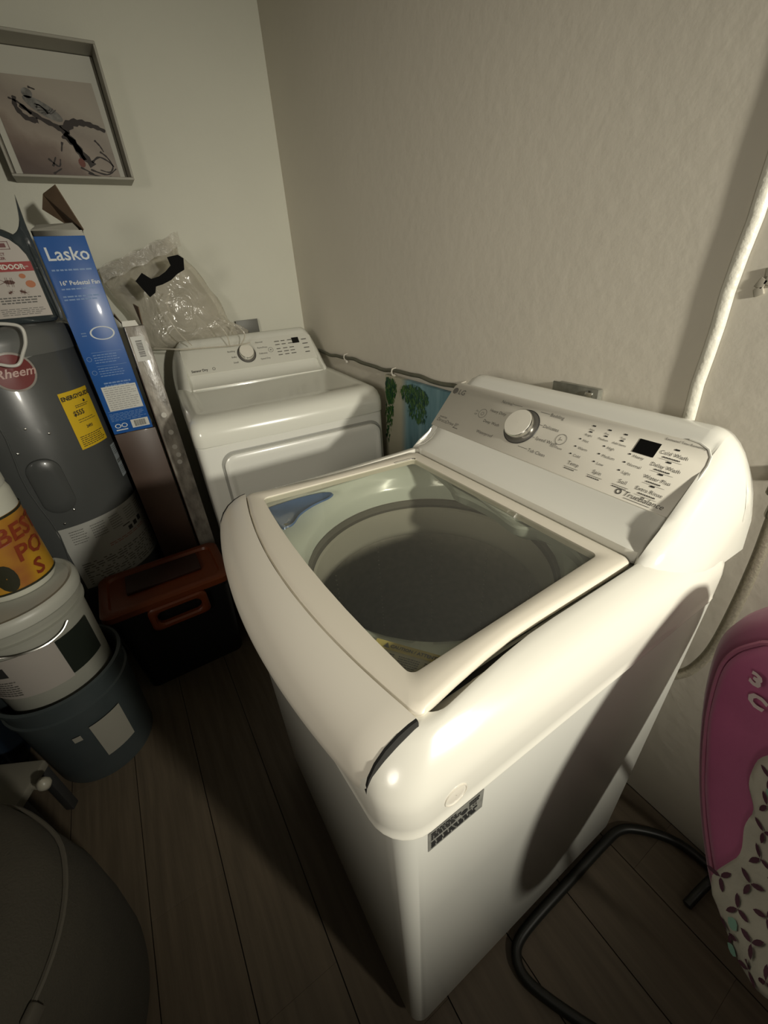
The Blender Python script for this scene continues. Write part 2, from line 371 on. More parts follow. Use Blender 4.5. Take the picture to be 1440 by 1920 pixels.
# lid frame
def lz(y, o=0): return .9766+(.0092)*((-.32-y)/.36)+o
def lid_outer(g, o):
    P = bowed(rrect(-.274+g, .274-g, -.703+g, -.288-g, .012, 0), -.703, .274, .035, -.55); out = []
    for p in P:
        w = 1+.085*max(0, min(1, (-.52-p.y)/.18))**1.5
        out.append(V(p.x*w, p.y, lz(p.y, o)))
    return out
def lid_inner(g, o):
    P = rrect(-.255+g, .255-g, -.680+g, -.3195-g, .010, 0); out = []
    for p in P:
        t = (-.32-p.y)/.36; out.append(V(p.x*(.93+.07*t), p.y-.014*(1-(p.x/.255)**2)*max(0, t), lz(p.y, o)))
    return out
b = MB()
b.loft([lid_outer(.004, -.020), lid_outer(.001, -.014), lid_outer(.0, -.006), lid_outer(.003, -.0015), lid_outer(.008, 0)] +
       [[a+(c-a)*t+V(0, 0, .0015*math.sin(PI*t)) for a, c in zip(lid_outer(.008, 0), lid_inner(-.003, 0))] for t in (.3, .6)] +
       [lid_inner(-.003, 0), lid_inner(0, -.001), lid_inner(0, -.014), lid_inner(-.02, -.016)])
lid = b.build('lid_frame', mat('lid_plastic', (.74, .69, .585), .36, coat=.08), wa, sharp=45)
b = MB(); b.loft([lid_inner(-.0008, -.0022), lid_inner(-.0008, -.0046)], True, True, True)
b.build('lid_glass', clear_mat('lid_glass', (.90, .905, .87), .02, 0, .035, (.5, .52, .5)), wa)
b = MB(); b.tube([lid_inner(.0, .0002)[i]+V(.0003, 0, 0) for i in range(16, 24)], .0016, 6); b.build('glass_edge_trim', CHROME, wa)
# front lip of the lid
b = MB(); rings = []
sec = [(.0, -.004), (-.0008, .0), (-.010, -.0008), (-.024, -.005), (-.040, -.014), (-.053, -.027), (-.062, -.043), (-.0665, -.060), (-.067, -.074), (-.063, -.083), (-.05, -.085), (-.03, -.080), (.0, -.045)]
for i in range(41):
    x = -.2975+.595*i/40; ys = -.7035-.035*(1-(x/.2975)**2)
    k = max(0, (abs(x)-.288)/.0095); sc = 1-.05*k*k
    rings.append([V(x, ys+dy*sc, .9855+dz-(.0015*k*k)) for dy, dz in sec])
b.loft(rings, True, True, True); b.build('lid_lip', PLAST, wa, sharp=60)
for sx in (-1, 1):
    b = MB(); b.loft([[V(sx*x, -.7035-.0003+dy*.985, .9855-.0018+dz*1.0) for dy, dz in sec] for x in (.2976, .3008)], True, True, True); b.build('lip_gap_shade', DARKGAP, wa)  # near-black end pieces that put the lip gap's shade into colour
# near-black strip standing in for the shade in the gap between lid and cover
b = MB(); b.loft([[V(.2815, -.285, .9565), V(.2735, -.285, .9565)], [V(.2815, -.55, .9565), V(.2735, -.55, .9565)], [V(.2835, -.69, .9565), V(.276, -.69, .9565)]], False); b.build('lid_gap_shade', DARKGAP, wa)
# console
co = console_mesh(.336, -.300, .2785).build('console', GLOSSW, wa, sharp=50)
pf = frame_fn(PB, (1, 0, 0), PS, .0)
b = MB()
pan = [(-.297, .002), (.2745, .002), (.2765, .03), (.2765, .095), (.2735, .108), (.266, .118), (.252, .1245), (.236, .1262), (-.28, .1262), (-.292, .1225), (-.2985, .114), (-.299, .10)]
b.loft([[pf(x, y, -.001) for x, y in pan], [pf(x, y, .0012) for x, y in pan], [pf(x*.998, .062+(y-.062)*.985, .0018) for x, y in pan]], True, False, True)
cp = b.build('control_panel', PANELM, wa, sharp=60)
b = MB(); b.tube([pf(x, y, .001) for x, y in ((.2765, .0), (.278, .03), (.278, .095), (.2752, .109), (.267, .1195), (.252, .126), (.236, .128))], .0018, 6); b.build('panel_bevel', GLOSSW, wa)
PT = lambda x, y: pf(x, y, .0024)
def panel_print(w=True):
    b = MB()
    b.lathe([(.0082, 0), (.0001, 0)], n=20, fn=lambda p: PT(p.x-.286, p.y+.102))     # emblem disc
    b.text('LG', PT, .019, -.274, .0955, bold=.0002)
    b.text('INVERTER', PT, .006, -.285, .027); b.text('DirectDrive', PT, .0125, -.288, .0165, shear=.2)
    for q in range(3): b.rect(PT, -.222+q*.004, .014+q*.004, -.2205+q*.004, .026)
    b.rect(PT, -.225, .013, -.208, .0145)
    for t, y in (('Normal', .1035), ('Heavy Duty', .0775), ('Deep Wash', .050), ('Waterproof', .0225)): b.text(t, PT, .0098, -.104, y, align='RIGHT')
    for t, y in (('Bedding', .1035), ('Delicates', .0775), ('Speed Wash', .050), ('Tub Clean', .0225)): b.text(t, PT, .0098, -.006, y)
    for x0, x1, y in ((-.103, -.078, .107), (-.030, -.008, .107), (-.018, -.008, .081), (-.018, -.008, .053), (-.032, -.008, .026)): b.rect(PT, x0, y-.0004, x1, y+.0004)
    for cx, cy in ((-.1657, .0675), (.0449, .0656)):
        b.lathe([(.0112, 0), (.0103, 0)], n=32, fn=lambda p, cx=cx, cy=cy: PT(p.x+cx, p.y+cy))
    b.lathe([(.0042, 0), (.0034, 0)], n=16, fn=lambda p: PT(p.x-.1657, p.y+.0670)); b.rect(PT, .0415, .062, .0425, .070); b.rect(PT, .044, .0645, .048, .0655)
    b.text('Start/Pause', PT, .006, .0449, .0465, align='CENTER'); b.text('On', PT, .006, -.188, .068); b.text('Off', PT, .006, -.188, .060)
    for x, n1, n2 in ((.0885, 'Hot', 'Bright'), (.117, 'Pre', 'Medium'), (.1465, 'Tub', 'Add Items')):
        for i, y in enumerate((.106, .0945)): b.text((n1, n2)[i], PT, .0058, x, y-.0078, align='CENTER')
    for x, names, ti in ((.079, ('Hot', 'Warm', 'Cold'), 'Temp'), (.126, ('High', 'Medium', 'Low'), 'Spin'), (.172, ('Heavy', 'Normal', 'Light'), 'Soil')):
        for i, nme in enumerate(names): b.text(nme, PT, .0072, x+.0055, .0745-i*.0158)
        b.text(ti, PT, .0098, x+.016, .0262, align='CENTER'); b.rect(PT, x+.002, .021, x+.030, .0216)
        scribble(b, PT, x+.004, .0165, x+.028, .0195, 1, .6)
    for nme, y in (('Cold Wash', .1), ('Delay Wash', .077), ('Water Plus', .0545), ('Extra Rinse', .0325)):
        b.text(nme, PT, .009, .231, y-.0065, align='CENTER'); scribble(b, PT, .218, y-.0125, .244, y-.009, 1, .6); b.rect(PT, .214, y-.0145, .248, y-.0141)
    b.text('Estimated Time Remaining', PT, .0055, .206, .1175)
    b.text('TrueBalance', PT, .0125, .199, .009, shear=.25); b.rect(PT, .203, .0055, .245, .0062); b.lathe([(.005, 0), (.003, 0)], n=16, fn=lambda p: PT(p.x+.191, p.y+.0125))
    return b
b = panel_print(); ptxt = b.build('panel_lettering', INK, cp, smooth=False, recalc=False)
b = MB()
for x, y, w_ in [(.088, .108, .006), (.0885, .0955, .006), (.118, .108, .006), (.118, .0955, .006), (.147, .108, .006), (.147, .0955, .006)]: b.rect(PT, x-w_/2, y-.001, x+w_/2, y+.0014)
for x in (.0785, .1255, .1715):
    for i in range(3): b.rect(PT, x-.0018, .0768-i*.0158, x+.0018, .0792-i*.0158)
for y in (.1055, .0825, .0602, .038): b.rect(PT, .2275, y-.001, .2345, y+.0016)
b.build('indicator_marks', INKD, cp, smooth=False, recalc=False)
b = MB(); b.rect(PT, .1715, .083, .206, .1085); b.build('time_display', BLACKG, cp, smooth=False)
def knob(root, pf, cx, cy, F=None, s=1.0):
    Mk = lambda r, z: (lambda: None)
    b = MB(); b.lathe([(.0385*s, 0), (.0385*s, .0022), (.0370*s, .0030), (.030*s, .0030)], n=48, fn=lambda p: pf(p.x+cx, p.y+cy, p.z+.0018))
    kb = b.build('dial_ring', RINGM, root, F)
    b = MB(); b.lathe([(.0392*s, .0022), (.0385*s, .0032), (.0376*s, .0030)], n=48, fn=lambda p: pf(p.x+cx, p.y+cy, p.z+.0018)); b.build('dial_outline', INKD, kb, F)
    b = MB(); b.lathe([(.0315*s, .003), (.0305*s, .018), (.0290*s, .0195)], n=48, fn=lambda p: pf(p.x+cx, p.y+cy, p.z+.0018)); dk = b.build('dial_knob', CHROME, root, F)
    b = MB(); b.lathe([(.0290*s, .0195), (.0286*s, .0202), (.015*s, .0206), (.0005, .0207)], n=48, fn=lambda p: pf(p.x+cx, p.y+cy, p.z+.0018)); b.build('knob_cap', mat('knob_white', (.74, .71, .62), .35), dk, F)
knob(wa, pf, -.0505, .0655)
# rating label and plug on the right flank
sf = frame_fn((.3412, -.724, .812), (0, 1, 0), (0, 0, 1), .0004)
b = MB(); b.rect(sf, 0, 0, .08, .042); rl = b.build('rating_label', GREYLAB, wa, smooth=False)
b = MB(); g = lambda x, y: sf(x, y, .0005)
scribble(b, g, .004, .022, .046, .039, 4, .6); scribble(b, g, .004, .004, .075, .018, 3, .8); scribble(b, g, .058, .028, .076, .038, 2, .7); b.lathe([(.005, 0), (.0004, 0)], n=12, fn=lambda p: g(p.x+.051, p.y+.026)); b.text('LG', g, .010, .058, .021)
b.build('lettering', INKD, rl, smooth=False, recalc=False)
b = MB(); pf2 = frame_fn((.3435, -.689, .897), (0, 1, 0), (0, 0, 1)); b.lathe([(.0155, -.001), (.0150, .0008), (.0138, .0008), (.0132, -.0004), (.010, .0002), (.0005, .0002)], n=28, fn=lambda p: pf2(p.x, p.y, p.z)); b.build('cover_plug', PLAST, wa)

# ---------- dryer
TH = math.radians(85.4)
DF = Matrix.Translation((-1.618, -.312, 0)) @ Matrix.Rotation(TH, 4, 'Z')
dr = thing('clothes_dryer', 'white clothes dryer with dial and small black display, against the left wall behind the washer', 'clothes dryer', DF @ V(0, -.43, 0), TH)
cabinet(dr, DF, .03, .895, .340, loc=None)
for sx in (-1, 1):
    for sy in (-.70, -.16):
        b = MB(); b.lathe([(.018, .035), (.018, .02), (.026, .014), (.026, 0)], (sx*.28, sy, 0), 16, caps=(True, True)); b.build('foot', INKD, dr, DF)
b = MB()
def DR(hw, y0, r, z, bow=.006, y1=-.10): return bowed(rrect(-hw, hw, y0, y1, r, z), y0, hw, bow)
b.loft([DR(.338, -.757, .03, .897), DR(.343, -.764, .034, .899), DR(.343, -.767, .034, .93), DR(.3415, -.762, .034, .950), DR(.337, -.750, .034, .968), DR(.330, -.733, .034, .979), DR(.318, -.712, .034, .985), DR(.305, -.69, .034, .9865), DR(.297, -.665, .03, .984), DR(.29, -.64, .03, .980)], True, True, True)
b.build('top_panel', mat('dryer_enamel', (.74, .74, .66), .22, coat=.5), dr, DF, sharp=50)
# door
DC = DF @ Matrix.Translation((0, 0, .98)) @ Matrix.Diagonal((1, 1, 1.14, 1)) @ Matrix.Translation((0, 0, -.98))
fr = frame_fn((0, -.760, .56), (1, 0, 0), (0, 0, 1))
def fr_ring(x0, x1, z0, z1, r, d): return [fr(p.x, p.y, d) for p in rrect(x0, x1, z0, z1, r)]
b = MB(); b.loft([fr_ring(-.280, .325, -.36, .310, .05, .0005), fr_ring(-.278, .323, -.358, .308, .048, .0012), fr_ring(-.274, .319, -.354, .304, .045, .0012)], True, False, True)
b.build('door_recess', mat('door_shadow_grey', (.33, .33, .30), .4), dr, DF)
b = MB(); b.loft([fr_ring(-.272, .317, -.352, .300, .043, .0), fr_ring(-.271, .316, -.351, .299, .042, .012), fr_ring(-.264, .309, -.344, .292, .036, .0165), fr_ring(-.258, .303, -.338, .276, .03, .017), fr_ring(-.25, .295, -.33, .248, .024, .0125), fr_ring(-.243, .288, -.32, .237, .02, .0125)], True, False, True)
b.build('door', ENAMEL, dr, DF)
console_mesh(.343, -.285, .290).build('console', mat('dryer_console', (.74, .74, .665), .22, coat=.4), dr, DC, sharp=50)
b = MB(); pan2 = [(-.282, .002), (.286, .002), (.286, .11), (.27, .124), (-.27, .124), (-.282, .11)]
b.loft([[pf(x, y, -.001) for x, y in pan2], [pf(x, y, .0012) for x, y in pan2]], True, False, True)
dcp = b.build('control_panel', mat('dryer_panel_film', (.66, .655, .58), .35), dr, DC, sharp=60)
b = MB(); g = PT
b.text('Sensor Dry', g, .014, -.262, .014, bold=.0004); b.lathe([(.006, 0), (.0045, 0)], n=16, fn=lambda p: g(p.x-.172, p.y+.019))
for i, y in enumerate((.103, .078, .052, .028)):
    b.text(('Cotton', 'Bedding', 'Bulky', 'Small')[i], g, .010, -.065, y, align='RIGHT'); b.text(('Normal', 'Perm.Press', 'Delicates', 'Speed Dry')[i], g, .010, .032, y)
b.lathe([(.0112, 0), (.0100, 0)], n=24, fn=lambda p: g(p.x+.088, p.y+.066)); b.lathe([(.003, 0), (.001, 0)], n=8, fn=lambda p: g(p.x+.088, p.y+.066))
for x in (.125, .155, .185):
    for y in (.10, .085, .066, .052, .038): scribble(b, g, x-.01, y-.003, x+.012, y+.003, 1, .6)
for y in (.095, .075, .055, .035): scribble(b, g, .24, y-.003, .265, y+.003, 1, .7)
b.build('panel_lettering', INK, dcp, DC, smooth=False, recalc=False)
b = MB(); b.rect(g, .196, .082, .228, .108); b.build('time_display', BLACKG, dcp, DC, smooth=False)
knob(dr, pf, -.02, .062, DC)

# ------------------------------------------------------------------ water heater
HX, HY, HR, HT = -1.405, -1.182, .245, 1.285
wh = thing('water_heater', 'dark grey cylindrical water heater with yellow energy label, in the left corner', 'water heater', (HX, HY, 0))
HG = mat('heater_grey', (.075, .079, .078), .32, nz=.06, nscale=5, coat=.3, bump=.06, bscale=5)
b = MB(); b.lathe([(HR-.01, .03), (HR, .05), (HR, HT-.09), (HR-.002, HT-.085), (HR-.002, HT-.08)], (HX, HY, 0), 80, caps=(True, True)); b.build('tank_jacket', HG, wh)
b = MB(); b.lathe([(HR+.003, HT-.085), (HR+.004, HT-.05), (HR+.001, HT-.018), (HR-.012, HT-.004), (HR-.03, HT), (.001, HT)], (HX, HY, 0), 80); b.build('top_pan', mat('heater_top_grey', (.12, .125, .12), .3, coat=.3), wh)
for k in range(3):
    a = k*2*PI/3+.3; b = MB(); b.box((HX+.19*math.cos(a), HY+.19*math.sin(a), .017), (.04, .04, .034), bevel=.006); b.build('foot', INKD, wh)
cf = lambda a0, z0, off=.0008: cyl_fn(HX, HY, HR, math.radians(a0), z0, off)
# pale arched badge plate
b = MB(); q = cf(0, 0, .0012)
arc = lambda s: 1.183+.035*(s/.2)**2
b.grid(lambda u, v: q(-.13+.325*u, (arc(-.13+.325*u))*(1-v)+(1.252+.0*u)*v), 16, 2); plate = b.build('upper_plate', mat('plate_grey', (.26, .265, .25), .35), wh)
bd = cf(17, 1.165, .003)
b = MB(); b.lathe([(.056, -.002), (.056, .002), (.052, .003), (.0005, .003)], n=40, fn=lambda p: bd(p.x, p.y, p.z)); bg = b.build('badge', mat('badge_rim', (.33, .30, .27), .4), wh)
b = MB(); b.lathe([(.050, .0036), (.0005, .0036)], n=40, fn=lambda p: bd(p.x, p.y, p.z)); b.build('badge_face', mat('badge_red', (.16, .012, .012), .35), bg)
b = MB(); b.text('Rheem', lambda x, y: bd(x, y, .0048), .035, -.047, -.013, shear=.35, bold=.0006); b.build('badge_lettering', mat('badge_pink', (.55, .38, .34), .4), bg, smooth=False, recalc=False)
# energy label
ef = cf(36.5, .885)
b = MB(); b.rect(ef, 0, 0, .124, .192, 8, 1); el = b.build('energy_label', YEL, wh)
b = MB(); g = lambda x, y: ef(x, y, .0006)
b.text('ENERGYGUIDE', g, .0185, .003, .166, bold=.0007); b.rect(g, .003, .161, .12, .162)
b.text('$555', g, .022, .022, .112, bold=.0006); b.text('3493', g, .014, .05, .063, bold=.0004)
b.poly([g(.084, .158), g(.078, .15), g(.084, .146), g(.09, .15)])
scribble(b, g, .04, .134, .10, .145, 2, .4); scribble(b, g, .03, .085, .11, .1, 2, .25); scribble(b, g, .01, .006, .116, .045, 6, .35)
b.build('lettering', INKD, el, smooth=False, recalc=False)
ef2 = cf(65, .725)
b = MB(); b.rect(ef2, 0, 0, .075, .13, 6, 1); l2 = b.build('rating_sticker', mat('pale_blue_paper', (.36, .40, .42), .5), wh)
b = MB(); g = lambda x, y: ef2(x, y, .0006); scribble(b, g, .004, .09, .06, .125, 5, .3); scribble(b, g, .004, .055, .07, .07, 2, .8); scribble(b, g, .004, .01, .06, .045, 5, .3); b.build('lettering', INK, l2, smooth=False, recalc=False)
wf = cf(-6, .375)
b = MB(); b.rect(wf, 0, 0, .37, .265, 18, 1); l3 = b.build('instruction_sheet', mat('sheet_white', (.40, .40, .37), .5), wh)
b = MB(); g = lambda x, y: wf(x, y, .0006)
for i in range(5): scribble(b, g, .03+.066*i, .19, .08+.066*i, .25, 6, .25)
scribble(b, g, .02, .01, .36, .11, 10, .35); b.build('lettering', INK, l3, smooth=False, recalc=False)
b = MB()
for i in range(3): b.rect(g, .22+.03*i, .155+.004*i, .24+.03*i, .172+.006*i)
b.rect(g, .20, .182, .235, .186); b.build('diagram_print', INKD, l3, smooth=False, recalc=False)
b = MB(); scribble(b, g, .13, .135, .30, .15, 2, .35); b.build('warning_line', mat('dull_red_print', (.30, .10, .08), .5), l3, smooth=False, recalc=False)
# element cover bulge
pc = cf(6, .80, .0)
b = MB(); b.loft([[pc(p.x, p.y, d) for p in rrect(-w_, w_, -h_, h_, min(w_, h_)*.95)] for w_, h_, d in ((.048, .10, -.002), (.045, .097, .008), (.036, .088, .013), (.015, .06, .0145))], True, False, True); b.build('element_cover', HG, wh)
for a_, z_ in ((8, 1.0), (-3, .93), (20, .97), (12, .70), (2, .66)):
    c = cf(a_, z_, .002); b = MB(); b.lathe([(.004, -.001), (.0035, .002), (.0005, .003)], n=10, fn=lambda p: c(p.x, p.y, p.z)); b.build('jacket_screw', CHROME, wh)
# side seam fold of clear wrap
b = MB(); b.tube([cf(-7+2*math.sin(i), 1.10-i*.06, .001)(0, 0) for i in range(12)], .0025, 6); b.build('jacket_seam', HG, wh)

# cord looping over the heater front
b = MB(); b.tube(catmull([(-1.150, -1.19, 1.297), (-1.145, -1.12, 1.299), (-1.135, -1.06, 1.293), (-1.128, -1.037, 1.280), (-1.128, -1.043, 1.245), (-1.130, -1.062, 1.215), (-1.132, -1.076, 1.195), (-1.130, -1.088, 1.187), (-1.128, -1.105, 1.188), (-1.126, -1.13, 1.197), (-1.126, -1.19, 1.21)], 6), .0045, 8)
b.build('cord', mat('cord_white', (.62, .61, .56), .4), wh, label='thin white cord looping down over the front')

# insect killer jug on the heater
jug = thing('insecticide_jug', 'dark translucent jug with a red INDOOR insect killer label on top of the water heater', 'jug', (-1.30, -1.03, HT))
JM = mat('jug_dark', (.045, .055, .058), .15, coat=.5, bump=.3, bscale=14)
b = MB(); R = []
for z, wx, wy, cy in ((.001, .045, .072, -1.03), (.01, .052, .08, -1.03), (.12, .053, .082, -1.028), (.17, .05, .078, -1.025), (.20, .045, .066, -1.02), (.225, .036, .05, -1.02), (.24, .028, .036, -1.03), (.248, .022, .024, -1.05), (.26, .02, .02, -1.07)):
    R.append([p for p in rrect(-1.30-wx, -1.30+wx, cy-wy, cy+wy, min(wx, wy)*.5, HT+z)])
b.loft(R, True, True, True); b.build('bottle', JM, jug)
fp = catmull([V(-1.262, -.985, HT+.222), V(-1.26, -.962, HT+.235), V(-1.258, -.946, HT+.262), V(-1.256, -.934, HT+.312), V(-1.256, -.9325, HT+.312), V(-1.256, -.9345, HT+.26), V(-1.257, -.936, HT+.20), V(-1.257, -.937, HT+.10), V(-1.257, -.939, HT+.01), V(-1.257, -.950, HT+.01), V(-1.257, -.962, HT+.12)], 4)
b = MB(); b.loft([[p+V(-.012, 0, 0) for p in fp], fp, [p*.9+(sum(fp, V(0, 0, 0))/len(fp))*.1+V(.003, 0, 0) for p in fp]], True, True, True); b.build('wrapper_tip', JM, jug)
b = MB(); b.tube(catmull([(-1.262, -.948, HT+.215), (-1.250, -.944, HT+.13), (-1.252, -.942, HT+.03), (-1.25, -.944, HT+.006)], 5), .005, 6); b.build('side_seam', JM, jug)
jf = frame_fn((-1.2445, -1.03, HT+.018), (0, 1, 0), (0, 0, 1), .001)
b = MB(); arch = [jf(-.066, 0), jf(.070, 0), jf(.070, .135)]+[jf(.002+.068*math.cos(a), .135+.075*math.sin(a)) for a in [i*PI/10 for i in range(1, 10)]]+[jf(-.066, .135)]
b.poly(arch); jl = b.build('front_label', mat('jug_label', (.46, .42, .38), .5), jug, smooth=False)
g = lambda x, y: jf(x, y, .0008)
b = MB(); b.rect(g, -.066, .118, .070, .142); b.build('red_band', mat('label_red', (.30, .02, .02), .5), jl, smooth=False)
b = MB(); b.text('INDOOR', lambda x, y: jf(x, y, .0016), .0170, -.018, .1240, bold=.0006); b.text('KILLER', lambda x, y: jf(x, y, .0016), .0055, .044, .1275); b.build('band_lettering', PAPER, jl, smooth=False, recalc=False)
b = MB(); b.rect(g, .0, .172, .036, .1735); b.rect(g, .0, .190, .036, .1915); b.rect(g, .0, .172, .0015, .1915); b.rect(g, .0345, .172, .036, .1915); b.rect(g, .008, .177, .028, .187)
b.text('INSECT', g, .009, -.012, .158, bold=.0003); b.text('KILLER', g, .009, -.012, .148, bold=.0003)
b.build('crest_print', mat('crest_maroon', (.13, .03, .03), .5), jl, smooth=False, recalc=False)
b = MB()
def bug(cx, cy, s, rot, m=b):
    c_, s_ = math.cos(rot), math.sin(rot); T = lambda x, y: g(cx+x*c_-y*s_, cy+x*s_+y*c_)
    m.poly([T(s*math.cos(a), s*.42*math.sin(a)) for a in [i*2*PI/14 for i in range(14)]])
    for k in range(-2, 3):
        if k: m.rect(lambda x, y, k=k: T(k*s*.3+x, y), -s*.04, -s*.9, s*.04, s*.9)
    for sg in (-1, 1): m.poly([T(s*.9, 0), T(s*1.8, sg*s*.5), T(s*1.8, sg*s*.58), T(s*.85, sg*.1*s)])
bug(.0, .092, .013, PI*.97); bug(.022, .066, .008, -.4); bug(-.008, .066, .006, .5)
b.build('insect_print', mat('bug_brown', (.10, .035, .02), .5), jl, smooth=False, recalc=False)
b = MB()
for cx, cy, s in ((.048, .085, .012), (.036, .106, .008)): b.poly([g(cx+s*math.cos(a), cy+s*.8*math.sin(a)) for a in [i*2*PI/12 for i in range(12)]])
b.build('orange_print', mat('print_orange', (.42, .14, .05), .5), jl, smooth=False, recalc=False)
b = MB(); scribble(b, g, -.04, .035, .06, .055, 3, .5); scribble(b, g, -.05, .005, .06, .025, 4, .3); b.build('fine_print', INK, jl, smooth=False, recalc=False)

# ------------------------------------------------------------------ cartons between heater and dryer
BR = mat('cardboard_brown', (.085, .052, .034), .75, nz=.12, nscale=14)
BRD = mat('cardboard_inner', (.13, .085, .05), .8, nz=.1, nscale=20)
BLU = mat('carton_blue', (.018, .10, .36), .35, nz=.05, nscale=8, coat=.15)
bc = thing('brown_carton', 'tall dark brown cardboard box standing under the blue fan box', 'box', (-1.38, -.862, 0))
b = MB(); b.box((-1.38, -.862, .4475), (.22, .139, .895), bevel=.002); b.build('carton_body', mat('dark_carton', (.075, .045, .032), .4, nz=.1, nscale=9, coat=.4), bc)
b = MB(); b.box((-1.38, -.862, .896), (.222, .06, .0015)); b.build('tape', mat('brown_tape', (.16, .11, .07), .3), bc)
fx = thing('fan_box', 'upright blue pedestal fan box with white lettering and an open top flap', 'box', (-1.335, -.866, .8975))
x1 = -1.2695; y0, y1, zb, zt = -.931, -.800, .8975, 1.520
b = MB(); b.box(((x1-1.40)/2, (y0+y1)/2, (zb+zt-.012)/2), (1.40+x1, y1-y0, zt-zb-.012), bevel=.0015)
b.build('box_body', BLU, fx)
b = MB(); wt = .002
for c, s in ((((x1-wt/2), (y0+y1)/2, zt-.007), (wt, y1-y0, .014)), ((-1.40+wt/2, (y0+y1)/2, zt-.007), (wt, y1-y0, .014)), (((x1-1.40)/2, y0+wt/2, zt-.007), (1.40+x1, wt, .014)), (((x1-1.40)/2, y1-wt/2, zt-.007), (1.40+x1, wt, .014))): b.box(c, s)
b.build('box_rim', mat('carton_edge_grey', (.40, .39, .34), .6), fx)
b = MB()   # raised brown flap at the right side of the opening, leaning back over the box
def flap(P, m, nm, par, t=.003):
    b = MB(); n = (P[1]-P[0]).cross(P[2]-P[0]).normalized()*t; b.loft([P, [p+n for p in P]], True, True, True); return b.build(nm, m, par, smooth=False)
flap([V(x1-.006, y1+.002, zt), V(-1.395, y1-.005, zt), V(-1.395, -.885, zt+.065), V(-1.36, -.868, zt+.098), V(-1.30, -.829, zt+.112)], BRD, 'open_flap', fx)
flap([V(x1, y0+.001, zt), V(x1, y1-.01, zt), V(x1-.02, y1-.02, zt+.018), V(x1-.03, y0+.02, zt+.015)], mat('flap_grey', (.36, .35, .30), .6), 'front_flap', fx)
ff = frame_fn((x1, y0, zb), (0, 1, 0), (0, 0, 1), .0006)
WHI = mat('carton_white_ink', (.62, .66, .68), .5); LBI = mat('carton_pale_ink', (.16, .27, .50), .5)
b = MB(); b.text('Lasko', ff, .049, .012, .547, bold=.0006); b.text('16" Pedestal Fan', ff, .0165, .018, .481, bold=.0003)
b.lathe([(.036, 0), (.031, 0)], n=40, fn=lambda p: ff(.082+p.x, .338+p.y*.58)); b.build('lettering', WHI, fx, smooth=False, recalc=False)
b = MB(); scribble(b, ff, .012, .517, .12, .526, 1, .5); scribble(b, ff, .018, .466, .12, .474, 1, .5); scribble(b, ff, .014, .436, .124, .454, 2, .45)
for zz in (.262, .218): b.lathe([(.0075, 0), (.0062, 0)], n=16, fn=lambda p, zz=zz: ff(.016+p.x, zz+p.y)); scribble(b, ff, .030, zz-.018, .105, zz+.014, 4, .3); b.rect(ff, .028, zz+.018, .12, zz+.019)
scribble(b, ff, .03, .165, .12, .184, 2, .5); scribble(b, ff, .03, .130, .12, .156, 3, .5); scribble(b, ff, .012, -.0, .0, .0, 1)
scribble(b, ff, .008, .085-.04, .125, .075, 6, .3); b.rect(ff, .008, .081, .125, .082); scribble(b, ff, .022, .330, .036, .346, 2, .4)
b.build('fine_print', LBI, fx, smooth=False, recalc=False)
# lower printed white table sticker, barcode
b = MB(); b.rect(ff, .022, .10+.0, .128, .186); sp = None
b.bm.free()
b = MB(); g = lambda x, y: ff(x, y, .0004); b.rect(g, .016, .083, .124, .168); ws = b.build('table_sticker', mat('sticker_white', (.60, .60, .56), .5), fx, smooth=False)
b = MB(); g2 = lambda x, y: ff(x, y, .001); scribble(b, g2, .022, .086, .120, .165, 11, .3); b.build('lettering', mat('sticker_grey_ink', (.30, .30, .29), .5), ws, smooth=False, recalc=False)
b = MB(); b.rect(g, .066, .012, .124, .042); ws = b.build('barcode_sticker', mat('sticker_white', (.6, .6, .56), .5), fx, smooth=False)
b = MB(); x = .076
while x < .114: w_ = random.choice((.0008, .0014, .0022)); b.rect(g2, x, .016, x+w_, .038); x += w_+.0012
b.build('barcode', INK, ws, smooth=False, recalc=False)
b = MB(); g = ff
for i in range(2): b.lathe([(.010, 0), (.007, 0)], n=16, fn=lambda p, i=i: ff(.022+.021*i+p.x, .028+p.y*.8))
b.rect(ff, .012, .011, .05, .015); b.build('recycling_marks', WHI, fx, smooth=False, recalc=False)

sc = thing('slim_taped_carton', 'slim tall grey-brown carton wrapped in clear tape, beside the dryer', 'box', (-1.36, -.752, 0))
STM = mat('taped_carton', (.30, .275, .235), .28, nz=.45, nscale=16, coat=.5, bump=.15, bscale=25, aniso=(1, 2.2, 1))
b = MB(); b.box((-1.36, -.749, .6225), (.16, .064, 1.245), bevel=.003); b.build('carton_body', STM, sc)
b = MB(); b.box((-1.36, -.782, .55), (.158, .002, 1.08)); b.build('carton_side', BR, sc, smooth=False)
sf3 = frame_fn((-1.28, -.784, 0), (0, 1, 0), (0, 0, 1), .0006)
b = MB(); b.rect(sf3, .010, 1.13, .052, 1.212); bs = b.build('barcode_sticker', mat('sticker_white', (.6, .6, .56), .5), sc, smooth=False)
b = MB(); z = 1.145
while z < 1.2: w_ = random.choice((.0015, .003)); b.rect(lambda x, y: sf3(x, y, .0006), .022, z, .042, z+w_); z += w_+.002
b.build('barcode', INK, bs, smooth=False, recalc=False)
b = MB()
for i, z in enumerate((.93, .86, .80, .765, .735)): b.lathe([(.0095, 0), (.0005, 0)], n=18, fn=lambda p, z=z, i=i: sf3(.034+.004*(i % 2)+p.x, z+p.y*1.05))
b.build('round_stickers', mat('dot_white', (.62, .60, .54), .4), sc, smooth=False)
flap([V(-1.283, -.784, 1.245), V(-1.283, -.735, 1.245), V(-1.286, -.74, 1.262), V(-1.286, -.782, 1.262)], PAPER, 'front_flap', sc)
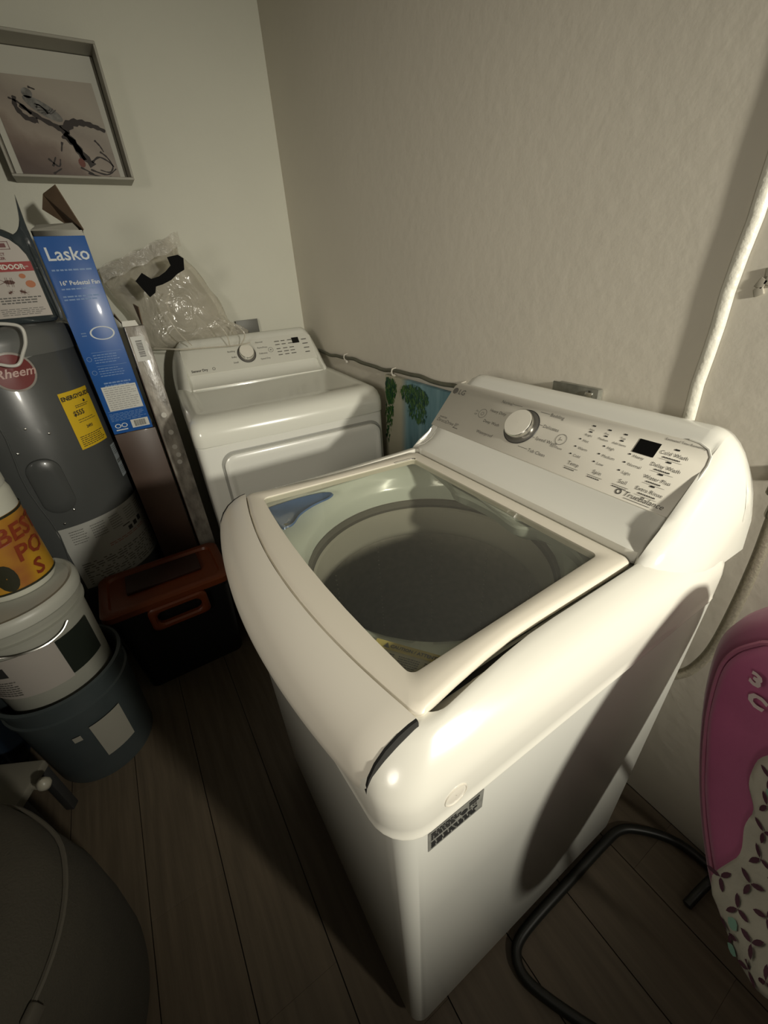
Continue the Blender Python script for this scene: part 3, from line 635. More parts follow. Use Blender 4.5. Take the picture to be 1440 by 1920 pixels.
flap([V(-1.30, -.722, 1.246), V(-1.34, -.722, 1.246), V(-1.33, -.728, 1.31), V(-1.295, -.718, 1.30)], BRD, 'side_flap', sc)
flap([V(-1.31, -.780, 1.246), V(-1.40, -.780, 1.246), V(-1.38, -.797, 1.275), V(-1.32, -.796, 1.285)], BRD, 'side_flap', sc)

# ------------------------------------------------------------------ crumpled clear bag on the dryer console
def puff(outline, o, u, v, depth, rings=9, nz=.0, ns=9.0, back=.3, seed=0, dens=5):
    """closed pillow from a 2D outline: front bulges along n, back by back*depth"""
    S = catmull([V(x, y, 0) for x, y in outline]+[V(*outline[0], 0)], dens)[:-1]
    c = sum(S, V(0, 0, 0))/len(S); o, u, v = Vector(o), Vector(u).normalized(), Vector(v).normalized(); n = u.cross(v)
    def ring(t, sgn):
        out = []
        for p in S:
            q = c+(p-c)*t; h = math.sqrt(max(0, 1-t**2.4))*depth*(1 if sgn > 0 else -back)
            w = o+u*q.x+v*q.y+n*h
            if nz and t < .995:
                w += noise.noise_vector(w*ns+V(seed, 0, 0))*nz+n*noise.noise(w*ns*2.3)*nz*.7
                w += n*(abs(noise.noise(w*ns*1.3+V(3, seed, 1)))-.2)*nz*1.6
            out.append(w)
        return out
    ts = [math.sin(PI/2*i/rings) for i in range(1, rings+1)]
    R = [ring(t, -1) for t in ts[:-1]]+[ring(1, 1)]+[ring(t, 1) for t in reversed(ts[:-1])]
    b = MB(); b.loft(R, True, True, True); return b
bg_ = thing('clear_plastic_bag', 'crumpled clear plastic bag with a black handle slumped over the dryer control panel', 'bag', (-1.50, -.53, 1.135))
ol = [(-.500, 1.535), (-.478, 1.500), (-.492, 1.486), (-.445, 1.432), (-.405, 1.360), (-.372, 1.285), (-.350, 1.215), (-.315, 1.170), (-.275, 1.156), (-.292, 1.125), (-.345, 1.098), (-.42, 1.098), (-.52, 1.108), (-.62, 1.122), (-.69, 1.140), (-.712, 1.20), (-.735, 1.27), (-.765, 1.33), (-.79, 1.41), (-.77, 1.44), (-.68, 1.469), (-.59, 1.50)]
FILM = clear_mat('bag_film', (.90, .89, .84), .16, 0, .36, (.72, .68, .60), bump=1.0, bscale=11)
b = puff([(y, z) for y, z in ol], (-1.50, 0, 0), (0, 1, 0), (-.10, 0, 1), .07, 12, nz=.011, ns=11, back=.35, seed=2)
b.build('bag_film', FILM, bg_, sharp=80)
b = MB()
def hnd(P, d): return [V(-1.392+.1*(1.4-z)+d, y, z) for y, z in P]
hp = [(-.692, 1.378), (-.664, 1.402), (-.640, 1.382), (-.612, 1.388), (-.585, 1.402), (-.562, 1.420), (-.566, 1.446), (-.528, 1.452), (-.512, 1.440), (-.520, 1.404), (-.548, 1.392), (-.575, 1.374), (-.608, 1.362), (-.632, 1.357), (-.640, 1.338), (-.662, 1.325)]
b.loft([hnd(hp, -.002), hnd(hp, .005)], True, True, True)
b.build('black_handle', mat('black_fabric', (.005, .005, .005), .8, spec=.1), bg_)
b = MB(); b.grid(lambda u, v: V(-1.44+.008*math.sin(u*9), -.50-.29*u, 1.525-.10*u-(.045)*v+.004*math.sin(u*23)), 20, 3); b.build('top_hem', clear_mat('bag_hem', (.8, .8, .76), .2, 0, .45, (.6, .57, .5), bump=.6, bscale=30), bg_)
b = MB()
for P in ([(-.70, 1.15), (-.60, 1.135), (-.50, 1.125), (-.40, 1.12), (-.33, 1.125)], [(-.62, 1.26), (-.60, 1.2), (-.56, 1.14)], [(-.45, 1.22), (-.42, 1.17), (-.41, 1.12)], [(-.37, 1.2), (-.345, 1.16), (-.36, 1.12)], [(-.58, 1.34), (-.61, 1.30), (-.60, 1.24)]):
    b.tube(catmull([(-1.425+.02*math.sin(i*2), y, z) for i, (y, z) in enumerate(P)], 4), .003, 5)
b.build('fold_ridges', FILM, bg_)

# ------------------------------------------------------------------ wall boxes, cable, painting, picture
GAL = mat('galvanised', (.30, .30, .26), .4, metal=.5, nz=.2, nscale=40)
ob = thing('outlet_box', 'weathered metal electrical box on the wall behind the washer console', 'electrical box', (-.08, WY-.012, 1.075))
b = MB(); b.box((-.08, WY-.0125, 1.076), (.112, .024, .068), bevel=.005); b.build('box_body', GAL, ob)
b = MB(); b.box((-.08, WY-.0255, 1.076), (.118, .003, .074), bevel=.0015); b.build('cover_plate', mat('metal_plate', (.27, .27, .235), .35, metal=.6, nz=.3, nscale=30), ob)
b = MB(); M = Matrix.Translation((-.041, WY-.027, 1.099)) @ Matrix.Rotation(PI/2, 4, 'X'); b.lathe([(.009, -.002), (.0085, .004), (.004, .006), (.0005, .006)], n=16, M=M); b.build('screw', CHROME, ob)
o2 = thing('wall_plate', 'grey metal outlet plate on the left wall behind the dryer console', 'electrical box', (WX+.012, -.248, 1.12))
b = MB(); b.box((WX+.0115, -.248, 1.155), (.022, .10, .066), bevel=.002); b.build('box_body', mat('plate_dark', (.17, .17, .155), .5, metal=.3), o2)
b = MB(); b.box((WX+.024, -.248, 1.155), (.003, .106, .072), bevel=.001); b.build('cover_plate', MATS['plate_dark'], o2)
cb = thing('grey_cable', 'grey-green cable clipped along the back wall above the painting', 'cable', (-1.0, WY, 1.03))
b = MB(); pts = [(-1.716+i*.06, WY-.008-.0005*(i % 2), 1.0255+.004*math.sin(i*.9)+.0025*math.sin(i*2.3)+(.007*max(0, (i-14))/6)) for i in range(26)]
b.tube(catmull(pts, 3), .0075, 8); b.build('cable_sheath', mat('cable_grey', (.10, .10, .07), .5, nz=.15, nscale=30), cb)
for x, z in ((-1.25, 1.031), (-.86, 1.024), (-.47, 1.038)):
    b = MB(); b.tube([V(x, WY-.001, z+.013), V(x, WY-.018, z+.011), V(x, WY-.021, z), V(x, WY-.018, z-.010), V(x, WY-.001, z-.013)], .003, 6); b.box((x+.004, WY-.009, z-.018), (.008, .016, .012), bevel=.002); b.build('cable_clip', mat('clip_white', (.5, .47, .40), .5), cb)

# painting leaning between the machines
pn = thing('canvas_painting', 'canvas painting with green foliage and blue water leaning between dryer and washer', 'painting', (-.71, 0, .0))
py = lambda z: .012+.030*z*.8
b = MB(); PW0, PW1, PZ0, PZ1 = -.905, -.47, .40, 1.010
# canvas block
cv = lambda x, z, d=0: V(x, -.002+.030*((z-PZ0)/(PZ1-PZ0))+d, z)
b.loft([[cv(PW0, PZ0), cv(PW1, PZ0), cv(PW1, PZ1), cv(PW0, PZ1)], [cv(PW0, PZ0, .018), cv(PW1, PZ0, .018), cv(PW1, PZ1, .018), cv(PW0, PZ1, .018)]], True, True, True)
m = bpy.data.materials.new('painted_canvas'); m.use_nodes = True; nt = m.node_tree; N, L = nt.nodes, nt.links; bs_ = N['Principled BSDF']; bs_.inputs['Roughness'].default_value = .45
tc = N.new('ShaderNodeTexCoord'); mp = N.new('ShaderNodeMapping'); mp.inputs['Scale'].default_value = (16, 1, 2.2); L.new(tc.outputs['Object'], mp.inputs[0])
nz_ = N.new('ShaderNodeTexNoise'); nz_.inputs['Scale'].default_value = 1.0; nz_.inputs['Detail'].default_value = 5; L.new(mp.outputs[0], nz_.inputs['Vector'])
cr = N.new('ShaderNodeValToRGB'); L.new(nz_.outputs[0], cr.inputs[0]); cr.color_ramp.elements[0].position = .35; cr.color_ramp.elements[0].color = (.045, .13, .16, 1); cr.color_ramp.elements[1].position = .68; cr.color_ramp.elements[1].color = (.20, .33, .36, 1)
sp_ = N.new('ShaderNodeSeparateXYZ'); L.new(tc.outputs['Object'], sp_.inputs[0])
mr = N.new('ShaderNodeMapRange'); mr.inputs[1].default_value = -.085; mr.inputs[2].default_value = -.045; L.new(sp_.outputs['X'], mr.inputs[0])
mx = N.new('ShaderNodeMix'); mx.data_type = 'RGBA'; L.new(mr.outputs[0], mx.inputs['Factor']); mx.inputs['A'].default_value = (.42, .40, .30, 1); L.new(cr.outputs[0], mx.inputs['B'])
L.new(mx.outputs['Result'], bs_.inputs['Base Color'])
b.build('canvas', m, pn, smooth=False)
b = MB(); 
def leafblob(cx, cz, rx, rz, n):
    for _ in range(n):
        a = random.uniform(0, 2*PI); r = math.sqrt(random.random()); x = cx+rx*r*math.cos(a); z = cz+rz*r*math.sin(a)
        if not (PW0+.004 < x < PW1-.004 and PZ0 < z < PZ1-.004): continue
        s = random.uniform(.009, .018); t = random.uniform(-.9, .9)+PI/2; d = random.uniform(-.003, -.001)
        b.mi = random.randrange(3)
        b.poly([cv(x, z, d), cv(x+s*.35*math.cos(t+PI/2), z+s*.5*math.sin(t+PI/2)-s*.3, d), cv(x+s*math.cos(t)*.4, z-s*1.3, d), cv(x-s*.35*math.cos(t+PI/2), z-s*.5*math.sin(t+PI/2)-s*.3, d)])
leafblob(-.865, .965, .045, .045, 190); leafblob(-.875, .89, .03, .07, 110); leafblob(-.71, .97, .085, .035, 300); leafblob(-.69, .92, .06, .04, 120); leafblob(-.885, .80, .02, .05, 24)
b.build('painted_foliage', [mat('paint_green', (.022, .085, .022), .5), mat('paint_green_dark', (.008, .045, .03), .5), mat('paint_green_light', (.06, .13, .03), .5)], pn, smooth=False, recalc=False, kind='stuff')

# framed picture on the left wall, tipped forward at the top
pc_ = thing('wall_picture', 'deep box-framed print of a dark twisted tree hanging on the left wall', 'picture', (WX+.03, -.76, 1.70))
T = lambda y, z, d=0: V(WX+.018+d, y, z)
PY0, PY1, QZ0, QZ1, PD = -.935, -.572, 1.697, 2.052, .115
b = MB(); b.box((WX+.009, (PY0+PY1)/2, (QZ0+QZ1)/2), (.016, PY1-PY0-.02, QZ1-QZ0-.02)); b.build('mount_board', mat('mat_board', (.52, .51, .44), .6), pc_, smooth=False)
FRM = mat('frame_grey', (.36, .345, .29), .55)
for c, sz in (((WX+PD/2, (PY0+PY1)/2, QZ1-.004), (PD, PY1-PY0, .008)), ((WX+PD/2, (PY0+PY1)/2, QZ0+.004), (PD, PY1-PY0, .008)), ((WX+PD/2, PY1-.004, (QZ0+QZ1)/2), (PD, .008, QZ1-QZ0-.016)), ((WX+PD/2, PY0+.004, (QZ0+QZ1)/2), (PD, .008, QZ1-QZ0-.016))):
    b = MB(); b.box(c, sz, bevel=.0015, seg=1); b.build('frame_side', FRM, pc_)
PP = lambda u, v, d=0: T(-.905+.300*u+(-.004)*v, 1.712+.262*v, .0014+d)
m = bpy.data.materials.new('picture_print'); m.use_nodes = True; nt = m.node_tree; N, L = nt.nodes, nt.links; bs_ = N['Principled BSDF']; bs_.inputs['Roughness'].default_value = .5
tc = N.new('ShaderNodeTexCoord'); sp_ = N.new('ShaderNodeSeparateXYZ'); L.new(tc.outputs['Object'], sp_.inputs[0]); nz_ = N.new('ShaderNodeTexNoise'); nz_.inputs['Scale'].default_value = 14; nz_.inputs['Detail'].default_value = 5; L.new(tc.outputs['Object'], nz_.inputs['Vector'])
ad = N.new('ShaderNodeMath'); ad.operation = 'MULTIPLY_ADD'; L.new(nz_.outputs[0], ad.inputs[0]); ad.inputs[1].default_value = .10; L.new(sp_.outputs['Z'], ad.inputs[2])
a2 = N.new('ShaderNodeMath'); a2.operation = 'MULTIPLY_ADD'; L.new(sp_.outputs['Y'], a2.inputs[0]); a2.inputs[1].default_value = .55; L.new(ad.outputs[0], a2.inputs[2])
cr = N.new('ShaderNodeValToRGB'); L.new(a2.outputs[0], cr.inputs[0]); E_ = cr.color_ramp.elements
E_[0].position = .03; E_[0].color = (.085, .05, .035, 1); E_[1].position = .30; E_[1].color = (.36, .32, .26, 1)
for p_, c_ in ((.10, (.17, .12, .09, 1)), (.15, (.30, .25, .20, 1)), (.22, (.25, .21, .17, 1))): e = E_.new(p_); e.color = c_
L.new(cr.outputs[0], bs_.inputs['Base Color'])
b = MB(); b.rect(PP, 0, 0, 1, 1); pr = b.build('print', m, pc_, smooth=False)
def brush(b, pts, w0, w1, w2=None, fn=None):
    S = catmull([V(x, y, 0) for x, y in pts], 5); n = len(S); A, B_ = [], []
    for i, p in enumerate(S):
        t = (S[min(i+1, n-1)]-S[max(i-1, 0)]).normalized(); k = i/(n-1); w_ = (w0+(w1-w0)*k)*1.35*(1+.25*math.sin(i*2.1)); nn = V(-t.y, t.x, 0)*w_
        A.append(fn((p+nn).x, (p+nn).y)); B_.append(fn((p-nn).x, (p-nn).y))
    b.loft([A, B_], False)
b = MB(); gp = lambda x, y: PP(x, y, .0006)
brush(b, [(.22, .72), (.38, .60), (.52, .52), (.60, .42), (.66, .28), (.74, .14)], .015, .028, fn=gp)
brush(b, [(.56, .50), (.66, .58), (.78, .59), (.90, .56), (.99, .52)], .035, .012, fn=gp)
brush(b, [(.54, .46), (.62, .36), (.66, .2)], .03, .02, fn=gp)
brush(b, [(.20, .80), (.18, .70), (.24, .60), (.34, .58)], .012, .022, fn=gp); brush(b, [(.14, .78), (.22, .74), (.30, .64)], .006, .01, fn=gp)
for P in ([(.30, .20), (.38, .12), (.42, .2)], [(.32, .12), (.38, .22)], [(.50, .38), (.46, .28)], [(.70, .1), (.86, .05), (.98, .12)], [(.74, .18), (.84, .24), (.95, .16), (.9, .08), (.8, .1)], [(.86, .3), (.92, .24), (.96, .14)], [(.66, .06), (.8, .02), (.9, .03)], [(.36, .9), (.42, .88)], [(.84, .42), (.88, .36), (.9, .3)], [(.60, .12), (.72, .05)], [(.3, .04), (.4, .1)]):
    brush(b, P, .008, .004, fn=gp)
b.build('tree_strokes', mat('ink_brown', (.022, .014, .011), .6), pr, smooth=False, recalc=False)
b = MB(); b.poly([PP(.43+.15*math.cos(a)-.05*math.sin(a), .70+.10*math.sin(a)-.06*math.cos(a), .0004) for a in [i*2*PI/24 for i in range(24)]])
b.poly([PP(.33+.05*math.cos(a), .84+.05*math.sin(a), .0004) for a in [i*2*PI/16 for i in range(16)]])
b.build('grey_wash', mat('wash_grey', (.17, .165, .15), .6, nz=.5, nscale=45), pr, smooth=False)
b = MB(); 
for i in range(9): a = i*.7; brush(b, [(.34+.012*i+.03*math.cos(a), .70+.05*math.sin(a)), (.40+.012*i, .74-.01*i), (.43+.013*i+.02*math.cos(a), .68-.03*math.sin(a))], .004, .003, fn=lambda x, y: PP(x, y, .0008))
b.build('fine_strokes', mat('ink_grey', (.06, .055, .05), .6), pr, smooth=False, recalc=False)
b = MB(); b.poly([PP(.63+.035*math.cos(a), .17+.05*math.sin(a), .0008) for a in [i*2*PI/12 for i in range(12)]]); b.build('rust_blot', mat('ink_rust', (.16, .045, .03), .6), pr, smooth=False)

# ------------------------------------------------------------------ water valve and hose behind the washer
vl = thing('water_valve', 'brass supply valve with blue handle on the wall behind the washer', 'valve', (.345, .02, 1.04))
b = MB(); M = Matrix.Translation((.345, WY, 1.042)) @ Matrix.Rotation(PI/2, 4, 'X'); b.lathe([(.03, .0), (.03, .004), (.014, .006), (.012, .02), (.012, .075), (.0005, .078)], n=24, M=M); b.build('valve_body', mat('brass', (.35, .30, .18), .4, metal=.7), vl)
b = MB(); b.lathe([(.022, 1.085), (.026, 1.075), (.026, 1.055), (.020, 1.048), (.016, 1.045)], (.345, -.005, 0), 20, caps=(True, True)); b.build('blue_handle', mat('handle_blue', (.01, .04, .12), .35), vl)
b = MB(); b.lathe([(.012, 1.046), (.016, 1.043), (.0225, 1.034), (.0225, 1.022), (.014, 1.020)], (.345, -.02, 0), 16, caps=(True, True)); b.build('coupling', mat('nickel', (.5, .48, .42), .3, metal=1), vl)
hs = thing('supply_hose', 'braided metal supply hose hanging down behind the right side of the washer', 'hose', (.345, -.02, .60))
b = MB(); b.tube(catmull([(.345, -.02, 1.02), (.346, -.02, .98), (.352, -.022, .90), (.356, -.028, .80), (.355, -.03, .70), (.347, -.035, .64), (.332, -.045, .60), (.30, -.06, .57), (.26, -.07, .56)], 8), .0095, 12)
bmh = mat('braided_hose', (.30, .275, .21), .45, metal=.5, nz=.15, nscale=200, bump=.15, bscale=300); b.build('braid', bmh, hs)
b = MB(); b.lathe([(.0125, 1.021), (.0125, .985), (.0105, .98)], (.345, -.02, 0), 14, caps=(True, True)); b.build('ferrule', MATS['nickel'], hs)

# ------------------------------------------------------------------ buckets
def bucket_rings(zs): return zs
bb = thing('blue_grey_bucket', 'blue-grey plastic bucket on the floor, bottom of the bucket stack', 'bucket', (-.77, -1.285, 0))
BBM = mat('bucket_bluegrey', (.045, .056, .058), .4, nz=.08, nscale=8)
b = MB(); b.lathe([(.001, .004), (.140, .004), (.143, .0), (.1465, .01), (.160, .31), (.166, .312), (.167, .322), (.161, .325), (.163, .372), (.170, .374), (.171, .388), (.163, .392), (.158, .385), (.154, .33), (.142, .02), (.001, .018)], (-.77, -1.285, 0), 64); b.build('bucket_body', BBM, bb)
bf = cyl_fn(-.77, -1.285, .154, math.radians(12), .10, .002)
b = MB(); b.grid(lambda u, v: bf(.0+.085*u, .155*v, .008*v*1.0+.0015), 6, 2); b.build('bucket_label', mat('dull_paper', (.26, .25, .21), .6), bb)
b = MB(); b.grid(lambda u, v: bf(-.045+.02*u, .12+.022*v, .0068+.001*v), 2, 1); b.build('small_sticker', MATS['dull_paper'], bb)
wb = thing('white_bucket', 'white lidded plastic bucket nested in the blue-grey bucket', 'bucket', (-.77, -1.285, .32))
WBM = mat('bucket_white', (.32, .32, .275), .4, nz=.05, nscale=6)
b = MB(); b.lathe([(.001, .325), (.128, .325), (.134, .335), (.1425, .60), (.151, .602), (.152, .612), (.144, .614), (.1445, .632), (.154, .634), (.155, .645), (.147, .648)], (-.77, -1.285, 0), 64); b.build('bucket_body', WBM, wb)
b = MB(); b.lathe([(.147, .646), (.158, .650), (.1595, .668), (.156, .680), (.150, .6845), (.145, .682), (.141, .677), (.12, .676), (.001, .676)], (-.77, -1.285, 0), 64); b.build('bucket_lid', mat('lid_white', (.42, .42, .37), .4), wb)
lf = cyl_fn(-.77, -1.285, .140, math.radians(-50), .43, .001)
b = MB(); b.grid(lambda u, v: lf(.19*u, .145*v, .0045*v+.0012), 12, 2); wl = b.build('bucket_label', mat('bucket_label_paper', (.34, .31, .28), .55), wb)
b = MB(); b.grid(lambda u, v: lf(.0+.075*u, .085+.035*v, .0046+.001*v), 6, 1); b.build('black_block', INKD, wl)
b = MB(); scribble(b, lambda x, y: lf(x, y, .0045), .01, .012, .08, .07, 7, .4); b.build('lettering', INK, wl, smooth=False, recalc=False)
df = cyl_fn(-.77, -1.285, .143, math.radians(28), .44, .001)
b = MB(); b.grid(lambda u, v: df(.10*u, .125*v, .004*v+.0012), 8, 2); b.build('dark_side_label', mat('dark_green_label', (.012, .016, .012), .4), wb)
b = MB(); b.tube(catmull([cyl_fn(-.77, -1.285, .152, math.radians(a), z, .004)(0, 0) for a, z in ((-20, .600), (0, .585), (20, .578), (36, .585), (46, .602))], 5), .0025, 6); b.build('wire_bail', CHROME, wb)
jr = thing('sauce_tub', 'round white tub with a yellow and brown label on top of the white bucket', 'tub', (-.815, -1.265, .6765))
b = MB(); b.lathe([(.001, .678), (.086, .678), (.090, .686), (.092, .94), (.088, .955), (.080, .962)], (-.815, -1.265, 0), 56); b.build('tub_body', mat('tub_white', (.58, .58, .50), .35), jr)
b = MB(); b.lathe([(.088, .958), (.090, .962), (.0895, 1.005), (.085, 1.012), (.078, 1.010), (.001, 1.008)], (-.815, -1.265, 0), 56); b.build('tub_lid', mat('tub_lid_white', (.62, .62, .55), .35), jr)
jf2 = cyl_fn(-.815, -1.265, .0915, math.radians(-62), .698, .0012)
m = bpy.data.materials.new('sauce_label'); m.use_nodes = True; nt = m.node_tree; N, L = nt.nodes, nt.links; bs_ = N['Principled BSDF']; bs_.inputs['Roughness'].default_value = .4
tc = N.new('ShaderNodeTexCoord'); nz_ = N.new('ShaderNodeTexNoise'); nz_.inputs['Scale'].default_value = 9; L.new(tc.outputs['Object'], nz_.inputs[0]); cr = N.new('ShaderNodeValToRGB'); L.new(nz_.outputs[0], cr.inputs[0])
cr.color_ramp.elements[0].position = .35; cr.color_ramp.elements[0].color = (.30, .10, .025, 1); cr.color_ramp.elements[1].position = .6; cr.color_ramp.elements[1].color = (.50, .27, .02, 1); L.new(cr.outputs[0], bs_.inputs['Base Color'])
b = MB(); b.rect(jf2, 0, 0, .29, .20, 20, 1); jl2 = b.build('tub_label', m, jr)
b = MB(); g = lambda x, y: jf2(x, y, .0022); b.text('BEST', g, .062, .128, .130, bold=.0015, shear=.1); b.text('PO', g, .062, .150, .074, bold=.0015, shear=.1); b.text('S', g, .060, .170, .018, bold=.0015, shear=.1); b.build('lettering', mat('label_rust', (.22, .035, .01), .45), jl2, smooth=False, recalc=False)
b = MB(); b.poly([g(.30, .001), g(.301, .001), g(.301, .002)]); b.lathe([(1, 0), (.7, 0), (.4, 0), (.05, 0)], n=16, fn=lambda p: g(.112+.022*p.x, .045+.04*p.y)); b.rect(g, 0, 0, .29, .006, 20, 1); b.rect(g, 0, .194, .29, .2, 20, 1)
b.build('dark_print', mat('label_dark', (.02, .02, .008), .5), jl2, smooth=False, recalc=False)

# ------------------------------------------------------------------ tote with orange lid
tt = thing('storage_tote', 'black storage tote with an orange lid on the floor in front of the cartons', 'storage tote', (-1.02, -.95, 0))
TB = mat('tote_black', (.006, .006, .007), .45); TO = mat('tote_orange', (.16, .036, .009), .4)
b = MB(); b.loft([rrect(-1.125, -.905, -1.125, -.765, .03, .0), rrect(-1.143, -.89, -1.15, -.742, .035, .36), rrect(-1.150, -.882, -1.155, -.735, .035, .362), rrect(-1.150, -.882, -1.155, -.735, .035, .385)], True, True, True); b.build('tote_body', TB, tt)
b = MB(); b.loft([rrect(-1.155, -.876, -1.165, -.728, .038, .380), rrect(-1.155, -.876, -1.165, -.728, .038, .402), rrect(-1.147, -.884, -1.157, -.736, .032, .408), rrect(-1.125, -.906, -1.135, -.758, .03, .408), rrect(-1.12, -.911, -1.13, -.763, .028, .398)], True, True, True); b.build('tote_lid', TO, tt)
b = MB()
hr = lambda g_, d: [V(-.880+d, p.x, p.y) for p in rrect(-1.03+g_, -.83-g_, .285+g_, .385-g_, .022)]
b.loft([hr(0, -.004), hr(0, .012), hr(.006, .018), hr(.018, .018), hr(.024, .012), hr(.024, -.004)]); b.build('latch_handle', TO, tt)
b = MB(); b.box((-1.04, -.945, .405), (.12, .26, .012), bevel=.004); b.build('lid_ridge', mat('tote_orange_dark', (.03, .010, .005), .5), tt)

# ------------------------------------------------------------------ dark corner bits, lower left
b = MB(); 
st2 = thing('step_stool', 'small pale step stool half hidden between buckets and the grey pouf', 'stool', (-.585, -1.475, 0))
R2 = Matrix.Rotation(math.radians(-28), 3, 'Z')
b = MB(); b.box((-.585, -1.475, .215), (.12, .18, .03), rot=R2, bevel=.006); b.build('seat', mat('stool_pale', (.16, .15, .12), .5), st2)
for sx, sy in ((-1, -1), (-1, 1), (1, -1), (1, 1)):
    p = R2 @ V(sx*.045, sy*.075, 0); b = MB(); b.box((-.585+p.x, -1.475+p.y, .10), (.025, .025, .20), rot=R2, bevel=.003); b.build('leg', INKD, st2)
kp = R2 @ V(.10, .13, 0)
b = MB(); b.lathe([(.001, .238), (.010, .242), (.0165, .254), (.0165, .262), (.010, .273), (.001, .277)], (-.490, -1.352, 0), 20); b.tube([V(-.54, -1.40, .215), V(-.505, -1.365, .222), V(-.490, -1.352, .24)], .006, 8)
b.build('knob', mat('knob_cream', (.32, .30, .24), .4), st2)
nb = thing('navy_crate', 'dark navy plastic crate on the floor in the far left corner beside the buckets', 'crate', (-.89, -1.67, 0))
NV = mat('navy_plastic', (.010, .018, .03), .4)
b = MB(); b.loft([rrect(-1.0, -.78, -1.82, -1.52, .02, 0), rrect(-1.02, -.76, -1.84, -1.50, .02, .26), rrect(-1.03, -.75, -1.85, -1.49, .02, .262), rrect(-1.03, -.75, -1.85, -1.49, .02, .28), rrect(-1.01, -.77, -1.83, -1.51, .02, .28), rrect(-.99, -.79, -1.81, -1.53, .02, .02)], True, True, True); b.build('crate_body', NV, nb)
for i in range(3): b = MB(); b.box((-.756, -1.67, .06+i*.07), (.012, .30, .012), bevel=.003); b.build('rib', NV, nb)
# pouf
pf3 = thing('fabric_pouf', 'dark olive-grey fabric pouf with piped seam in the lower left foreground', 'pouf', (-.10, -1.50, 0))
PM = mat('pouf_fabric', (.045, .039, .027), .9, nz=.1, nscale=10, bump=.2, bscale=250)
PCX, PCY = -.075, -1.49
def wob(p): return p+V(0, 0, .008*noise.noise(p*5))+V(p.x-PCX, p.y-PCY, 0).normalized()*(.008*noise.noise(p*7)) if (abs(p.x-PCX)+abs(p.y-PCY)) > 1e-3 else p
b = MB(); b.lathe([(.001, .002), (.25, .002), (.275, .02), (.284, .14), (.288, .30), (.283, .42), (.274, .465)], (PCX, PCY, 0), 64, fn=wob); b.build('body', PM, pf3)
b = MB(); b.lathe([(.274, .465), (.266, .505), (.240, .538), (.19, .553), (.10, .560), (.001, .561)], (PCX, PCY, 0), 64, fn=wob); b.build('top_cushion', PM, pf3)
b = MB(); b.tube([wob(V(PCX+.277*math.cos(a), PCY+.277*math.sin(a), .465)) for a in [i*2*PI/72 for i in range(73)]], .0045, 6, caps=False); b.build('piping', mat('pouf_piping', (.075, .066, .05), .8), pf3)
for a in (58, 22):
    a = math.radians(a); b = MB(); b.box((PCX+.284*math.cos(a), PCY+.284*math.sin(a), .458), (.012, .022, .03), rot=Matrix.Rotation(a, 3, 'Z'), bevel=.003); b.build('tab', MATS['pouf_piping'], pf3)

# ------------------------------------------------------------------ pink baby seat, right edge
bs = thing('baby_bouncer', 'magenta padded baby bouncer seat with floral insert and black tube frame, right of the washer', 'baby seat', (.60, -.30, 0))
SA = V(.385, -.18, .84); SH = V(.8, -.6, 0); SW = V(.03355, .04473, .99844); SN = -SW.cross(SH) if False else SH.cross(SW)
# SN points toward the camera side (-x,-y)
if SN.y > 0: SN = -SN
def S3(x, y, d=0): return SA+SH*x+SW*y+SN*d
rim = [(.032, .104), (.002, .048), (-.005, -.01), (.019, -.098), (.064, -.188), (.113, -.259), (.165, -.313), (.209, -.345), (.247, -.353), (.285, -.345), (.34, -.32), (.385, -.26), (.42, -.17), (.435, -.06), (.43, .04), (.40, .115), (.34, .17), (.26, .195), (.17, .19), (.085, .155)]
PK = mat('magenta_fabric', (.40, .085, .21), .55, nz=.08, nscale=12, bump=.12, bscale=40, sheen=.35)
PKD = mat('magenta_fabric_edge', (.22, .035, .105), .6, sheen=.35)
S = catmull([V(x, y, 0) for x, y in rim]+[V(*rim[0], 0)], 5)[:-1]; c0 = V(.235, -.075, 0)
def SR(t, d, wr=0):
    out = []
    for i, p in enumerate(S):
        q = c0+(p-c0)*t; dd = d+(wr*noise.noise(V(q.x*14, q.y*14, 3)) if wr else 0); out.append(S3(q.x, q.y, dd))
    return out
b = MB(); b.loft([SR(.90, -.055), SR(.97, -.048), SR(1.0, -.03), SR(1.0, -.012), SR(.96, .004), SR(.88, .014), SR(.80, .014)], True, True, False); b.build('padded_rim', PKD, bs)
b = MB(); b.loft([SR(.805, .012), SR(.78, .019, .002), SR(.73, .018, .003), SR(.64, .008, .004), SR(.45, -.012, .003), SR(.1, -.018)], True, False, True); b.build('seat_pad', PK, bs, sharp=80)
b = MB(); ps = SR(.803, .018)+[SR(.803, .018)[0]]; b.tube(ps, .0035, 6, caps=False); b.build('piping', mat('piping_pink', (.36, .12, .20), .6), bs)
# floral insert
ins = [(.150, -.05), (.138, -.085), (.150, -.125), (.172, -.150), (.182, -.18), (.202, -.212), (.206, -.25), (.212, -.276), (.232, -.296), (.268, -.308), (.30, -.308), (.325, -.29), (.35, -.23), (.36, -.14), (.32, -.07), (.25, -.04), (.19, -.035)]
I = catmull([V(x, y, 0) for x, y in ins]+[V(*ins[0], 0)], 4)[:-1]; ci = V(.265, -.165, 0)
def padz(x, y):
    # pad front height at x,y, from the radial rings
    best = 0
    a = V(x, y, 0)-c0; ang = math.atan2(a.y, a.x); mn = 9; rr = 1
    for p in S:
        e = p-c0; d = abs((math.atan2(e.y, e.x)-ang+PI) % (2*PI)-PI)
        if d < mn: mn = d; rr = e.length
    t = a.length/rr; K = [(.1, -.018), (.45, -.012), (.64, .008), (.73, .018), (.78, .019), (.805, .014), (.88, .014), (1.0, 0)]
    for (t0, d0), (t1, d1) in zip(K, K[1:]):
        if t < t1: return d0+(d1-d0)*max(0, (t-t0)/(t1-t0))
    return 0
